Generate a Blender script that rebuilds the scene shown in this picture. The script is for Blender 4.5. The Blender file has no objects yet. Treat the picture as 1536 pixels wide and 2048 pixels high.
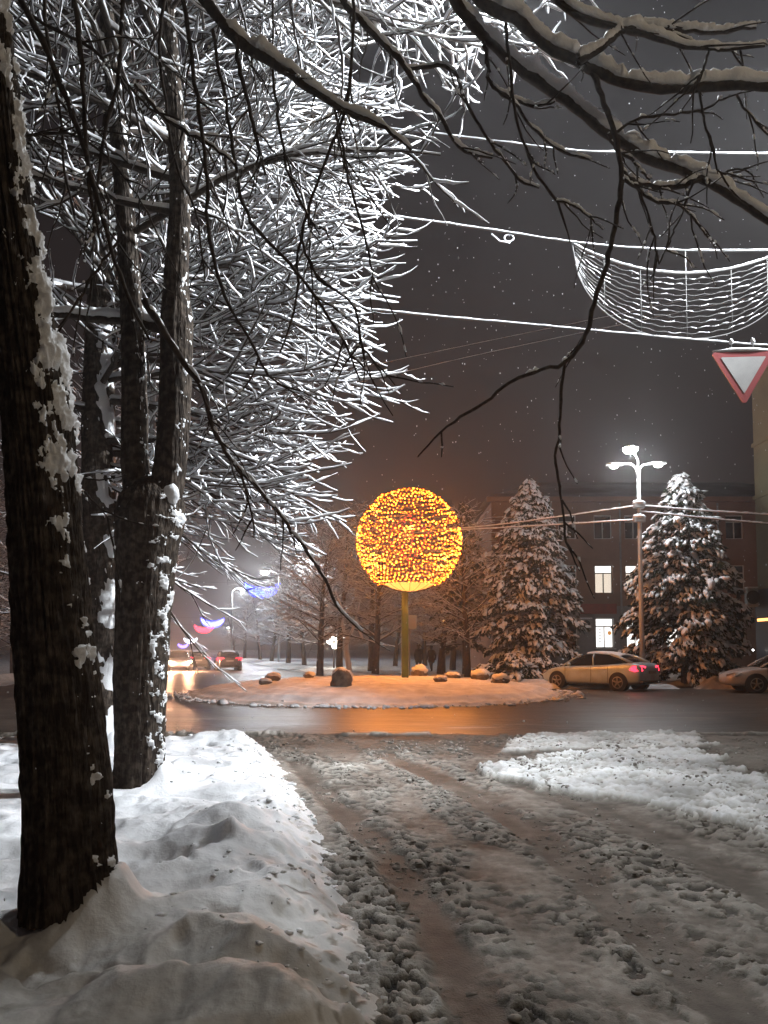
import bpy, bmesh, math, random
import numpy as np
from mathutils import Vector, Matrix

sc = bpy.context.scene
C = sc.collection
rnd = random.Random(7)
R = math.radians

# ------------------------------------------------------------------ camera
F_PX, W_PX, H_PX = 1540.0, 1536.0, 2048.0
PITCH = R(3.5); HORIZON = 1297.0
PPY = HORIZON - F_PX * math.tan(PITCH)          # row of the optical axis (lens shifted upwards)
EYE = 1.6
cam_d = bpy.data.cameras.new('camera'); cam = bpy.data.objects.new('camera', cam_d); C.objects.link(cam)
cam.location = (0, 0, EYE); cam.rotation_euler = (R(90) + PITCH, 0, 0)
cam_d.sensor_fit = 'VERTICAL'; cam_d.sensor_height = 24.0; cam_d.lens = 24.0 * F_PX / H_PX
cam_d.shift_y = (PPY - H_PX / 2) / H_PX
cam_d.clip_start = 0.05; cam_d.clip_end = 3000
sc.camera = cam
# ------------------------------------------------------------------ sky, exposure
world = bpy.data.worlds.new('World'); sc.world = world; world.use_nodes = True
wn = world.node_tree.nodes; wl = world.node_tree.links
for n in list(wn): wn.remove(n)
w_out = wn.new('ShaderNodeOutputWorld'); w_bg = wn.new('ShaderNodeBackground')
w_tc = wn.new('ShaderNodeTexCoord'); w_sep = wn.new('ShaderNodeSeparateXYZ'); w_ramp = wn.new('ShaderNodeValToRGB')
wl.new(w_tc.outputs['Generated'], w_sep.inputs[0]); wl.new(w_sep.outputs['Z'], w_ramp.inputs[0])
w_ramp.color_ramp.elements[0].position = 0.0; w_ramp.color_ramp.elements[0].color = (0.022, 0.015, 0.013, 1)
w_ramp.color_ramp.elements[1].position = 0.65; w_ramp.color_ramp.elements[1].color = (0.0105, 0.009, 0.0105, 1)
wl.new(w_ramp.outputs[0], w_bg.inputs[0]); w_bg.inputs[1].default_value = 1.0
wl.new(w_bg.outputs[0], w_out.inputs['Surface'])
sc.view_settings.view_transform = 'Standard'; sc.view_settings.look = 'None'
sc.view_settings.exposure = 0.0; sc.view_settings.gamma = 1.0
sc.render.engine = 'CYCLES'
sc.cycles.use_denoising = True
sc.cycles.max_bounces = 6; sc.cycles.diffuse_bounces = 2; sc.cycles.glossy_bounces = 3
sc.cycles.transmission_bounces = 3; sc.cycles.volume_bounces = 0
sc.cycles.sample_clamp_indirect = 3.0
sc.cycles.caustics_reflective = False; sc.cycles.caustics_refractive = False

# ------------------------------------------------------------------ pixel helpers (a pixel is a direction, distance is given)
CP, SP = math.cos(PITCH), math.sin(PITCH)
def ray(px, py):
    xc = (px - W_PX / 2) / F_PX; yc = -(py - PPY) / F_PX
    return xc, CP - yc * SP, SP + yc * CP
def P(px, py, Y):
    x, y, z = ray(px, py); t = Y / y
    return (x * t, Y, EYE + z * t)
def G(px, py, z=0.0):
    x, y, dz = ray(px, py); t = (z - EYE) / dz
    return (x * t, y * t)

# ------------------------------------------------------------------ noise
_prm = np.random.RandomState(3).permutation(4096).astype(np.int64)
def _hash(ix, iy, s):
    return _prm[(_prm[(_prm[(ix + s * 131) & 4095] + iy) & 4095] + s * 17) & 4095]
def vnoise(x, y, s=0):
    x = np.asarray(x, float); y = np.asarray(y, float)
    ix = np.floor(x).astype(np.int64); iy = np.floor(y).astype(np.int64)
    fx = x - ix; fy = y - iy
    def g(dx, dy):
        a = _hash(ix + dx, iy + dy, s) * (2 * math.pi / 4096)
        return np.cos(a) * (fx - dx) + np.sin(a) * (fy - dy)
    u = fx * fx * fx * (fx * (fx * 6 - 15) + 10); v = fy * fy * fy * (fy * (fy * 6 - 15) + 10)
    a = g(0, 0) * (1 - u) + g(1, 0) * u; b = g(0, 1) * (1 - u) + g(1, 1) * u
    return (a * (1 - v) + b * v) * 1.45
def fbm(x, y, s=0, o=4, gain=0.5):
    t = 0; a = 1.0; n = 0
    for k in range(o):
        t = t + a * vnoise(x * 2 ** k + 7.3 * k, y * 2 ** k - 3.1 * k, s + k); n += a; a *= gain
    return t / n
def smooth(a, b, x):
    t = np.clip((x - a) / (b - a), 0, 1); return t * t * (3 - 2 * t)
def dist_polyline(x, y, pts, closed=False):
    d = np.full(np.shape(x), 1e9)
    pts = list(pts); seg = list(zip(pts[:-1], pts[1:]))
    if closed: seg.append((pts[-1], pts[0]))
    for (ax, ay), (bx, by) in seg:
        vx, vy = bx - ax, by - ay; L = vx * vx + vy * vy + 1e-9
        t = np.clip(((x - ax) * vx + (y - ay) * vy) / L, 0, 1)
        d = np.minimum(d, np.hypot(x - ax - t * vx, y - ay - t * vy))
    return d
def inside(x, y, pts):
    r = np.zeros(np.shape(x), bool); n = len(pts)
    for i in range(n):
        ax, ay = pts[i]; bx, by = pts[(i + 1) % n]
        c = ((ay > y) != (by > y)) & (x < (bx - ax) * (y - ay) / (by - ay + 1e-12) + ax)
        r ^= c
    return r
def sdf_poly(x, y, pts):
    d = dist_polyline(x, y, pts, True)
    return np.where(inside(x, y, pts), d, -d)

# ------------------------------------------------------------------ materials
def mat(name, col, rough=0.7, metal=0.0, spec=0.5, noise=None, bump=None, emit=None, estr=0.0, coat=0.0):
    m = bpy.data.materials.new(name); m.use_nodes = True
    nt = m.node_tree; b = nt.nodes['Principled BSDF']
    b.inputs['Base Color'].default_value = (*col, 1); b.inputs['Roughness'].default_value = rough
    b.inputs['Metallic'].default_value = metal; b.inputs['Specular IOR Level'].default_value = spec
    b.inputs['Coat Weight'].default_value = coat
    if emit: b.inputs['Emission Color'].default_value = (*emit, 1); b.inputs['Emission Strength'].default_value = estr
    tc = None
    def coords():
        nonlocal tc
        if tc is None: tc = nt.nodes.new('ShaderNodeTexCoord')
        return tc.outputs['Object']
    if noise:                      # (scale, colour_b, lo, hi)
        s, cb, lo, hi = noise
        n = nt.nodes.new('ShaderNodeTexNoise'); n.inputs['Scale'].default_value = s; n.inputs['Detail'].default_value = 6
        nt.links.new(coords(), n.inputs['Vector'])
        r = nt.nodes.new('ShaderNodeValToRGB'); r.color_ramp.elements[0].position = lo; r.color_ramp.elements[1].position = hi
        r.color_ramp.elements[0].color = (*col, 1); r.color_ramp.elements[1].color = (*cb, 1)
        nt.links.new(n.outputs['Fac'], r.inputs[0]); nt.links.new(r.outputs[0], b.inputs['Base Color'])
    if bump:                       # (scale, strength, distance, stretch_z)
        s, st, di, sz = bump
        n = nt.nodes.new('ShaderNodeTexNoise'); n.inputs['Scale'].default_value = s; n.inputs['Detail'].default_value = 5
        mp = nt.nodes.new('ShaderNodeMapping'); mp.inputs['Scale'].default_value = (1, 1, sz)
        nt.links.new(coords(), mp.inputs[0]); nt.links.new(mp.outputs[0], n.inputs['Vector'])
        bp = nt.nodes.new('ShaderNodeBump'); bp.inputs['Strength'].default_value = st; bp.inputs['Distance'].default_value = di
        nt.links.new(n.outputs['Fac'], bp.inputs['Height']); nt.links.new(bp.outputs[0], b.inputs['Normal'])
    return m
def emis(name, col, strength):
    return mat(name, (0.02, 0.02, 0.02), 0.5, emit=col, estr=strength)

M = {}
M['snow'] = mat('snow', (0.80, 0.82, 0.86), 0.55, spec=0.3, noise=(3.0, (0.86, 0.88, 0.90), 0.35, 0.7), bump=(60, 0.35, 0.02, 1))
M['snow_branch'] = mat('snow_on_branches', (0.82, 0.84, 0.88), 0.6, spec=0.2, bump=(45, 0.5, 0.02, 1))
M['bark'] = mat('bark', (0.028, 0.022, 0.018), 0.9, spec=0.15, noise=(14, (0.10, 0.08, 0.064), 0.42, 0.68), bump=(34, 1.0, 0.05, 0.22))
M['twig'] = mat('twig_bark', (0.025, 0.02, 0.017), 0.85, spec=0.2, noise=(30, (0.05, 0.038, 0.03), 0.4, 0.6))
M['metal_dark'] = mat('dark_metal', (0.03, 0.03, 0.03), 0.5, 0.6)
M['metal_grey'] = mat('galvanised_metal', (0.32, 0.33, 0.33), 0.5, 0.5, noise=(6, (0.22, 0.22, 0.22), 0.4, 0.7))
M['cable'] = mat('black_cable', (0.02, 0.02, 0.02), 0.6)
M['rubber'] = mat('tyre_rubber', (0.015, 0.015, 0.015), 0.8)
M['glass_dark'] = mat('car_glass', (0.01, 0.012, 0.014), 0.06, spec=0.8)
M['conifer'] = mat('conifer_green', (0.022, 0.032, 0.02), 0.85, spec=0.1, noise=(4, (0.04, 0.052, 0.03), 0.4, 0.65))

# ------------------------------------------------------------------ object helpers
def tag(o, label=None, cat=None, group=None, kind=None):
    if label: o['label'] = label
    if cat: o['category'] = cat
    if group: o['group'] = group
    if kind: o['kind'] = kind
    return o
def empty(name, loc=(0, 0, 0), rz=0.0, label=None, cat=None, group=None):
    o = bpy.data.objects.new(name, None); C.objects.link(o)
    o.empty_display_size = 0.3; o.location = loc; o.rotation_euler = (0, 0, rz)
    return tag(o, label, cat, group)
def np_mesh(name, V, faces, material=None, parent=None, smooth_=True, attrs=None, local=True):
    """faces: list of int arrays (k,3) / (k,4)"""
    me = bpy.data.meshes.new(name)
    V = np.asarray(V, np.float32)
    faces = [np.asarray(f, np.int32) for f in faces if len(f)]
    if not local and parent is not None:
        V = V - np.array(parent.location, np.float32)
    me.vertices.add(len(V)); me.vertices.foreach_set('co', V.ravel())
    nl = sum(f.size for f in faces); nf = sum(len(f) for f in faces)
    me.loops.add(nl); me.polygons.add(nf)
    me.loops.foreach_set('vertex_index', np.concatenate([f.ravel() for f in faces]))
    sizes = np.concatenate([np.full(len(f), f.shape[1], np.int32) for f in faces])
    st = np.zeros(nf, np.int32); st[1:] = np.cumsum(sizes)[:-1]
    me.polygons.foreach_set('loop_start', st)
    me.update(calc_edges=True)
    me.validate()
    me.polygons.foreach_set('use_smooth', np.full(len(me.polygons), smooth_))
    if attrs:
        for k, a in attrs.items():
            at = me.attributes.new(k, 'FLOAT', 'POINT'); at.data.foreach_set('value', np.asarray(a, np.float32))
    if material is not None: me.materials.append(material)
    o = bpy.data.objects.new(name, me); C.objects.link(o)
    if parent is not None: o.parent = parent
    return o
class MB:
    """collects boxes, prisms, tubes, lathes into one mesh"""
    def __init__(s): s.v = []; s.f = []
    def add(s, vs, fs):
        b = len(s.v); s.v += [tuple(v) for v in vs]; s.f += [tuple(i + b for i in f) for f in fs]; return s
    def box(s, x0, x1, y0, y1, z0, z1):
        vs = [(x, y, z) for x in (x0, x1) for y in (y0, y1) for z in (z0, z1)]
        return s.add(vs, [(0, 1, 3, 2), (4, 6, 7, 5), (0, 4, 5, 1), (2, 3, 7, 6), (0, 2, 6, 4), (1, 5, 7, 3)])
    def lathe(s, prof, n=16, axis='z', c=(0, 0, 0), cap=True):
        vs = []
        for (r, h) in prof:
            for k in range(n):
                a = 2 * math.pi * k / n; u, w = r * math.cos(a), r * math.sin(a)
                p = {'z': (u, w, h), 'y': (u, h, w), 'x': (h, u, w)}[axis]
                vs.append((p[0] + c[0], p[1] + c[1], p[2] + c[2]))
        fs = []
        for i in range(len(prof) - 1):
            for k in range(n):
                k2 = (k + 1) % n; fs.append((i * n + k, i * n + k2, (i + 1) * n + k2, (i + 1) * n + k))
        if cap:
            fs.append(tuple(range(n))[::-1]); fs.append(tuple((len(prof) - 1) * n + k for k in range(n)))
        return s.add(vs, fs)
    def tube(s, pts, rad, n=8):
        pts = [Vector(p) for p in pts]
        if not hasattr(rad, '__len__'): rad = [rad] * len(pts)
        vs = []; fs = []
        mean = (pts[-1] - pts[0]).normalized() if (pts[-1] - pts[0]).length > 1e-6 else Vector((1, 0, 0))
        ref = Vector((0, 0, 1)) if abs(mean.z) < 0.8 else Vector((0, 1, 0))
        for i, p in enumerate(pts):
            t = (pts[min(i + 1, len(pts) - 1)] - pts[max(i - 1, 0)])
            t = t.normalized() if t.length > 1e-9 else mean
            a = t.cross(ref)
            a = a.normalized() if a.length > 1e-6 else Vector((1, 0, 0))
            b = a.cross(t)
            for k in range(n):
                an = 2 * math.pi * k / n
                vs.append(p + (a * math.cos(an) + b * math.sin(an)) * rad[i])
        for i in range(len(pts) - 1):
            for k in range(n):
                k2 = (k + 1) % n; fs.append((i * n + k, (i + 1) * n + k, (i + 1) * n + k2, i * n + k2))
        fs.append(tuple(range(n))); fs.append(tuple((len(pts) - 1) * n + k for k in range(n))[::-1])
        return s.add(vs, fs)
    def build(s, name, material, parent=None, smooth_=False, bevel=0.0):
        me = bpy.data.meshes.new(name); me.from_pydata(s.v, [], s.f); me.update()
        bm = bmesh.new(); bm.from_mesh(me); bmesh.ops.recalc_face_normals(bm, faces=bm.faces)
        bm.to_mesh(me); bm.free()
        if smooth_: me.polygons.foreach_set('use_smooth', np.ones(len(me.polygons), bool))
        me.materials.append(material)
        o = bpy.data.objects.new(name, me); C.objects.link(o)
        if parent is not None: o.parent = parent
        if bevel:
            bv = o.modifiers.new('bevel', 'BEVEL'); bv.width = bevel; bv.segments = 2; bv.limit_method = 'ANGLE'
        return o
def copy_tree(o, parent=None):
    c = o.copy(); C.objects.link(c); c.parent = parent
    for ch in list(o.children): copy_tree(ch, c)
    return c
def light(name, loc, power, col, radius=0.12, parent=None, typ='POINT', spot=None):
    l = bpy.data.lights.new(name, typ); l.energy = power; l.color = col; l.shadow_soft_size = radius
    if typ == 'SPOT': l.spot_size = spot; l.spot_blend = 0.6
    o = bpy.data.objects.new(name, l); C.objects.link(o); o.location = loc
    if parent is not None: o.parent = parent
    return o
def grid_faces(nr, nc):
    i = np.arange(nr - 1)[:, None] * nc + np.arange(nc - 1)[None, :]
    return np.stack([i, i + 1, i + nc + 1, i + nc], -1).reshape(-1, 4)

# numpy tubes -----------------------------------------------------------------
def tubes(polys, rads, sides, up=None):
    """polys: list of (n,3), rads: list of (n,). Returns V,F (quads)."""
    Vs, Fs, base = [], [], 0
    groups = {}
    for i, p in enumerate(polys): groups.setdefault(len(p), []).append(i)
    for n, idx in groups.items():
        Pn = np.array([polys[i] for i in idx], float); Rn = np.array([rads[i] for i in idx], float)
        T = np.empty_like(Pn); T[:, 1:-1] = Pn[:, 2:] - Pn[:, :-2]; T[:, 0] = Pn[:, 1] - Pn[:, 0]; T[:, -1] = Pn[:, -1] - Pn[:, -2]
        T /= np.linalg.norm(T, axis=2, keepdims=True) + 1e-9
        mean = Pn[:, -1] - Pn[:, 0]; mean /= np.linalg.norm(mean, axis=1, keepdims=True) + 1e-9
        ref = np.where((np.abs(mean[:, 2]) < 0.85)[:, None], [[0, 0, 1.0]], [[0.1, 1.0, 0]])[:, None, :]
        A = np.cross(T, np.broadcast_to(ref, T.shape)); A /= np.linalg.norm(A, axis=2, keepdims=True) + 1e-9
        B = np.cross(A, T)
        ang = np.arange(sides) * 2 * math.pi / sides
        ring = (A[:, :, None, :] * np.cos(ang)[None, None, :, None] + B[:, :, None, :] * np.sin(ang)[None, None, :, None])
        V = Pn[:, :, None, :] + ring * Rn[:, :, None, None]
        m = len(idx)
        off = base + np.arange(m)[:, None, None] * (n * sides)
        i = np.arange(n - 1)[None, :, None] * sides; k = np.arange(sides)[None, None, :]; k2 = (k + 1) % sides
        Fq = np.stack([off + i + k, off + i + sides + k, off + i + sides + k2, off + i + k2], -1).reshape(-1, 4)
        Vs.append(V.reshape(-1, 3)); Fs.append(Fq); base += m * n * sides
    return np.concatenate(Vs), np.concatenate(Fs)
nprs = np.random.RandomState(11)
def snow_tubes(polys, rads, rs, sides=5, lump=0.42, gap=0.12, taper=0.75):
    out_p, out_r = [], []
    for p, r in zip(polys, rads):
        p = np.asarray(p, float); r = np.asarray(r, float); n = len(p)
        t = np.gradient(p, axis=0); t /= np.linalg.norm(t, axis=1, keepdims=True) + 1e-9
        hz = np.sqrt(np.clip(1 - t[:, 2] ** 2, 0, 1))
        w = np.clip(hz * 1.5 - 0.35, 0.0, 1)
        rr = rs(r) if callable(rs) else np.full(n, rs)
        rr = rr * w * (1 + lump * nprs.uniform(-1, 1, n))
        rr = np.where(nprs.rand(n) < gap, rr * 0.25, rr)
        rr = rr * np.linspace(1.12, taper, n); rr[-1] *= 0.6
        q = p.copy(); q[:, 2] += r * 0.8 + rr * 0.65
        out_p.append(q); out_r.append(np.maximum(rr, 0.0005))
    return tubes(out_p, out_r, sides)

# ------------------------------------------------------------------ tree generator
def grow(p, d, L, n, wob, zb0, zb1, rg):
    p = np.array(p, float); d = np.array(d, float); d /= np.linalg.norm(d)
    pts = [p.copy()]; st = L / n
    for i in range(n):
        t = (i + 0.5) / n
        d = d + np.array([rg.gauss(0, wob), rg.gauss(0, wob), rg.gauss(0, wob * 0.7)])
        d[2] += (zb0 * (1 - t) + zb1 * t)
        d /= np.linalg.norm(d)
        p = p + d * st; pts.append(p.copy())
    return np.array(pts)
def at_t(poly, t):
    f = t * (len(poly) - 1); i = min(int(f), len(poly) - 2); u = f - i
    return poly[i] * (1 - u) + poly[i + 1] * u, poly[i + 1] - poly[i]
def side_dir(tan, ang, spin):
    t = Vector(tan).normalized(); a = t.cross(Vector((0, 0, 1)))
    if a.length < 0.05: a = Vector((1, 0, 0))
    a.normalize(); b = a.cross(t)
    s = a * math.cos(spin) + b * math.sin(spin)
    return np.array(t * math.cos(ang) + s * math.sin(ang))
def crown(stem, spec, rg):
    """stem: polyline carrying limbs; returns thick (polys,rads), thin (polys,rads)"""
    thick_p, thick_r, thin_p, thin_r = [], [], [], []
    for k in range(spec['limbs']):
        t = spec['t0'] + (1 - spec['t0']) * ((k + rg.random()) / spec['limbs']) ** spec.get('tp', 1.0)
        p, tan = at_t(stem, t)
        az = spec['az'](rg, k)
        hfrac = (t - spec['t0']) / (1 - spec['t0'])
        el = spec['el0'] * (1 - hfrac) + spec['el1'] * hfrac + rg.gauss(0, 0.14)
        L = (spec['L0'] * (1 - hfrac) + spec['L1'] * hfrac) * rg.uniform(0.75, 1.1)
        d = (math.cos(az) * math.cos(el), math.sin(az) * math.cos(el), math.sin(el))
        lim = grow(p, d, L, 9, 0.07, spec['zb'][0], spec['zb'][1], rg)
        r0 = spec['r'] * rg.uniform(0.8, 1.2) * (1 - 0.45 * hfrac)
        thick_p.append(lim); thick_r.append(np.linspace(r0, r0 * 0.22, 10))
        ns = int(spec['subs'] * L / spec['L0'] + 0.5)
        for j in range(ns):
            tt = 0.14 + 0.86 * (j + rg.random() * 0.8) / ns
            tt = min(tt, 0.99)
            p2, tan2 = at_t(lim, tt)
            sp = (0 if (j % 2) else math.pi) + rg.gauss(0, 0.55)
            d2 = side_dir(tan2, rg.uniform(*spec.get('a2', (0.45, 0.95))), sp)
            L2 = spec['L2'] * (1.15 - 0.6 * tt) * rg.uniform(0.65, 1.2)
            sub = grow(p2, d2, L2, 7, spec.get('wob', 0.12), spec['zb2'][0], spec['zb2'][1], rg)
            r2 = spec['r2'] * rg.uniform(0.8, 1.2)
            thin_p.append(sub); thin_r.append(np.linspace(r2, r2 * 0.4, 8))
            for q in range(spec['tw']):
                t3 = 0.2 + 0.8 * (q + rg.random()) / spec['tw']
                t3 = min(t3, 0.98)
                p3, tan3 = at_t(sub, t3)
                sp = (0 if (q % 2) else math.pi) + rg.gauss(0, 0.7)
                d3 = side_dir(tan3, rg.uniform(*spec.get('a3', (0.4, 0.9))), sp)
                L3 = spec['L3'] * rg.uniform(0.5, 1.3) * (1.1 - 0.5 * t3)
                tw = grow(p3, d3, L3, 5, spec.get('wob', 0.12) * 1.3, spec['zb3'][0], spec['zb3'][1], rg)
                thin_p.append(tw); thin_r.append(np.linspace(spec['r3'], spec['r3'] * 0.5, 6))
    return thick_p, thick_r, thin_p, thin_r

def resample(pts, rads, n):
    pts = np.array(pts, float); rads = np.array(rads, float)
    # Catmull-like smoothing through cumulative length cubic-ish interpolation
    s = np.r_[0, np.cumsum(np.linalg.norm(np.diff(pts, axis=0), axis=1))]
    q = np.linspace(0, s[-1], n)
    m = np.gradient(pts, s, axis=0)
    out = np.empty((n, 3))
    for i, v in enumerate(q):
        k = min(np.searchsorted(s, v, 'right') - 1, len(s) - 2); h = s[k + 1] - s[k]; t = (v - s[k]) / h
        out[i] = ((2 * t ** 3 - 3 * t ** 2 + 1) * pts[k] + (t ** 3 - 2 * t ** 2 + t) * h * m[k]
                  + (-2 * t ** 3 + 3 * t ** 2) * pts[k + 1] + (t ** 3 - t ** 2) * h * m[k + 1])
    return out, np.interp(q, s, rads)

def trunk_mesh(pts, rads, nz, na, amp, seed, flare=0.0):
    c, r = resample(pts, rads, nz)
    T = np.gradient(c, axis=0); T /= np.linalg.norm(T, axis=1, keepdims=True)
    A = np.cross(T, [0.0, 1.0, 0.0]); A /= np.linalg.norm(A, axis=1, keepdims=True); B = np.cross(A, T)
    th = np.arange(na) * 2 * math.pi / na
    s = np.r_[0, np.cumsum(np.linalg.norm(np.diff(c, axis=0), axis=1))]
    TH, S = np.meshgrid(th, s)
    cx, cy = np.cos(TH), np.sin(TH)
    ridg = 1.0 - np.abs(fbm(cx * 8 + 3, cy * 8 + S * 0.8, seed, 4, 0.55)) * 4.0
    big = fbm(cx * 0.9 + S * 0.8, cy * 0.9 - S * 0.5, seed + 9, 3)
    rr = r[:, None] * (1 + 0.10 * big) + amp * ridg + amp * 0.8 * fbm(cx * 14, cy * 14 + S * 6, seed + 4, 2)
    rr = rr + flare * np.exp(-S / 0.18)
    N = A[:, None, :] * cx[..., None] + B[:, None, :] * cy[..., None]
    V = c[:, None, :] + N * rr[..., None]
    i = np.arange(nz - 1)[:, None] * na; k = np.arange(na)[None, :]; k2 = (k + 1) % na
    Fq = np.stack([i + k, i + k2, i + na + k2, i + na + k], -1).reshape(-1, 4)
    return V, N, Fq, TH, S, rr, c
def trunk_snow(V, N, TH, S, seed, facing, thick, thr, scale=2.2, boost=None):
    """wind-driven snow crust on a trunk: shell pushed out where a noise passes a threshold"""
    f = N @ (np.array(facing) / np.linalg.norm(facing))
    n1 = fbm(TH * 0.27 * scale + 5, S * scale, seed, 5, 0.72)
    m = f * 0.75 + n1 * 1.0 + 0.12 * N[..., 2] + (boost(S) if boost else 0)
    h = smooth(thr, thr + 0.45, m)
    h2 = h * thick * (0.75 + 0.5 * fbm(TH * 5, S * 9, seed + 3, 3)) - 0.012 * (1 - smooth(0, 0.12, h))
    return V + N * h2[..., None] + np.array([0, 0, 1.0]) * (h * thick * 0.3)[..., None], h
#PART2
# ================================================================== SETTING: ground, roads, snow
def mix_mat(name, stops, attr, rough=(0.8, 0.8), bump=(70, 0.5, 0.02), spec=0.4, tint=None):
    """colour ramp along a point attribute; roughness ramp alongside"""
    m = bpy.data.materials.new(name); m.use_nodes = True; nt = m.node_tree; b = nt.nodes['Principled BSDF']
    a = nt.nodes.new('ShaderNodeAttribute'); a.attribute_name = attr
    r = nt.nodes.new('ShaderNodeValToRGB'); cr = r.color_ramp
    while len(cr.elements) < len(stops): cr.elements.new(0.5)
    for e, (p, c) in zip(cr.elements, stops): e.position = p; e.color = (*c, 1)
    nt.links.new(a.outputs['Fac'], r.inputs[0])
    tc = nt.nodes.new('ShaderNodeTexCoord')
    n = nt.nodes.new('ShaderNodeTexNoise'); n.inputs['Scale'].default_value = 2.2; n.inputs['Detail'].default_value = 8
    nt.links.new(tc.outputs['Object'], n.inputs['Vector'])
    mx = nt.nodes.new('ShaderNodeMix'); mx.data_type = 'RGBA'; mx.blend_type = 'MULTIPLY'
    mr = nt.nodes.new('ShaderNodeMapRange'); mr.inputs[1].default_value = 0.3; mr.inputs[2].default_value = 0.7
    mr.inputs[3].default_value = 0.75; mr.inputs[4].default_value = 1.15
    nt.links.new(n.outputs['Fac'], mr.inputs[0])
    mx.inputs[0].default_value = 1.0
    nt.links.new(r.outputs[0], mx.inputs[6]); nt.links.new(mr.outputs[0], mx.inputs[7]); nt.links.new(mx.outputs[2], b.inputs['Base Color'])
    rr = nt.nodes.new('ShaderNodeMapRange'); rr.inputs[3].default_value = rough[0]; rr.inputs[4].default_value = rough[1]
    nt.links.new(a.outputs['Fac'], rr.inputs[0]); nt.links.new(rr.outputs[0], b.inputs['Roughness'])
    b.inputs['Specular IOR Level'].default_value = spec
    n2 = nt.nodes.new('ShaderNodeTexNoise'); n2.inputs['Scale'].default_value = bump[0]; n2.inputs['Detail'].default_value = 6
    nt.links.new(tc.outputs['Object'], n2.inputs['Vector'])
    bp = nt.nodes.new('ShaderNodeBump'); bp.inputs['Strength'].default_value = bump[1]; bp.inputs['Distance'].default_value = bump[2]
    nt.links.new(n2.outputs['Fac'], bp.inputs['Height']); nt.links.new(bp.outputs[0], b.inputs['Normal'])
    return m
M['slush'] = mix_mat('road_slush', [(0.0, (0.022, 0.020, 0.017)), (0.25, (0.125, 0.112, 0.096)), (0.55, (0.33, 0.312, 0.282)), (0.8, (0.58, 0.58, 0.56)), (1.0, (0.84, 0.86, 0.88))],
                     'snow', rough=(0.62, 0.7), bump=(90, 0.6, 0.02), spec=0.25)
M['verge'] = mix_mat('verge_snow', [(0.0, (0.16, 0.135, 0.11)), (0.35, (0.42, 0.40, 0.36)), (0.7, (0.74, 0.74, 0.73)), (1.0, (0.84, 0.86, 0.90))],
                     'snow', rough=(0.6, 0.6), bump=(28, 0.30, 0.02))
# wet asphalt of the crossing and the ring
def wet_road():
    m = bpy.data.materials.new('wet_asphalt'); m.use_nodes = True; nt = m.node_tree; b = nt.nodes['Principled BSDF']
    tc = nt.nodes.new('ShaderNodeTexCoord')
    mp = nt.nodes.new('ShaderNodeMapping'); mp.inputs['Scale'].default_value = (0.35, 1.6, 1)
    nt.links.new(tc.outputs['Object'], mp.inputs[0])
    n = nt.nodes.new('ShaderNodeTexNoise'); n.inputs['Scale'].default_value = 0.9; n.inputs['Detail'].default_value = 8; n.inputs['Roughness'].default_value = 0.6
    nt.links.new(mp.outputs[0], n.inputs['Vector'])
    r = nt.nodes.new('ShaderNodeValToRGB'); r.color_ramp.elements[0].position = 0.35; r.color_ramp.elements[1].position = 0.72
    r.color_ramp.elements[0].color = (0.020, 0.016, 0.012, 1); r.color_ramp.elements[1].color = (0.075, 0.060, 0.046, 1)
    nt.links.new(n.outputs['Fac'], r.inputs[0])
    mp3 = nt.nodes.new('ShaderNodeMapping'); mp3.inputs['Scale'].default_value = (0.22, 1.1, 1); mp3.inputs['Location'].default_value = (3, 7, 0); nt.links.new(tc.outputs['Object'], mp3.inputs[0])
    n3 = nt.nodes.new('ShaderNodeTexNoise'); n3.inputs['Scale'].default_value = 1.0; n3.inputs['Detail'].default_value = 10; n3.inputs['Roughness'].default_value = 0.68
    nt.links.new(mp3.outputs[0], n3.inputs['Vector'])
    sl = nt.nodes.new('ShaderNodeMapRange'); sl.inputs[1].default_value = 0.57; sl.inputs[2].default_value = 0.64; nt.links.new(n3.outputs['Fac'], sl.inputs[0])
    mxs = nt.nodes.new('ShaderNodeMix'); mxs.data_type = 'RGBA'; mxs.inputs[7].default_value = (0.30, 0.275, 0.24, 1)
    nt.links.new(sl.outputs[0], mxs.inputs[0]); nt.links.new(r.outputs[0], mxs.inputs[6]); nt.links.new(mxs.outputs[2], b.inputs['Base Color'])
    rr = nt.nodes.new('ShaderNodeMapRange'); rr.inputs[1].default_value = 0.35; rr.inputs[2].default_value = 0.7
    rr.inputs[3].default_value = 0.36; rr.inputs[4].default_value = 0.5
    nt.links.new(n.outputs['Fac'], rr.inputs[0]); ad = nt.nodes.new('ShaderNodeMath'); ad.operation = 'ADD'; ad.use_clamp = True; ml = nt.nodes.new('ShaderNodeMath'); ml.operation = 'MULTIPLY'; ml.inputs[1].default_value = 0.3
    nt.links.new(sl.outputs[0], ml.inputs[0]); nt.links.new(ml.outputs[0], ad.inputs[0]); nt.links.new(rr.outputs[0], ad.inputs[1]); nt.links.new(ad.outputs[0], b.inputs['Roughness'])
    b.inputs['Specular IOR Level'].default_value = 1.0
    n2 = nt.nodes.new('ShaderNodeTexNoise'); n2.inputs['Scale'].default_value = 5; n2.inputs['Detail'].default_value = 6
    nt.links.new(mp.outputs[0], n2.inputs['Vector'])
    bp = nt.nodes.new('ShaderNodeBump'); bp.inputs['Strength'].default_value = 0.8; bp.inputs['Distance'].default_value = 0.06
    nt.links.new(n2.outputs['Fac'], bp.inputs['Height']); nt.links.new(bp.outputs[0], b.inputs['Normal'])
    return m
M['wet'] = wet_road()
M['ground'] = mat('snowy_ground', (0.5, 0.5, 0.5), 0.7, noise=(0.15, (0.75, 0.76, 0.78), 0.4, 0.6), bump=(3, 0.6, 0.1, 1))

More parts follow.
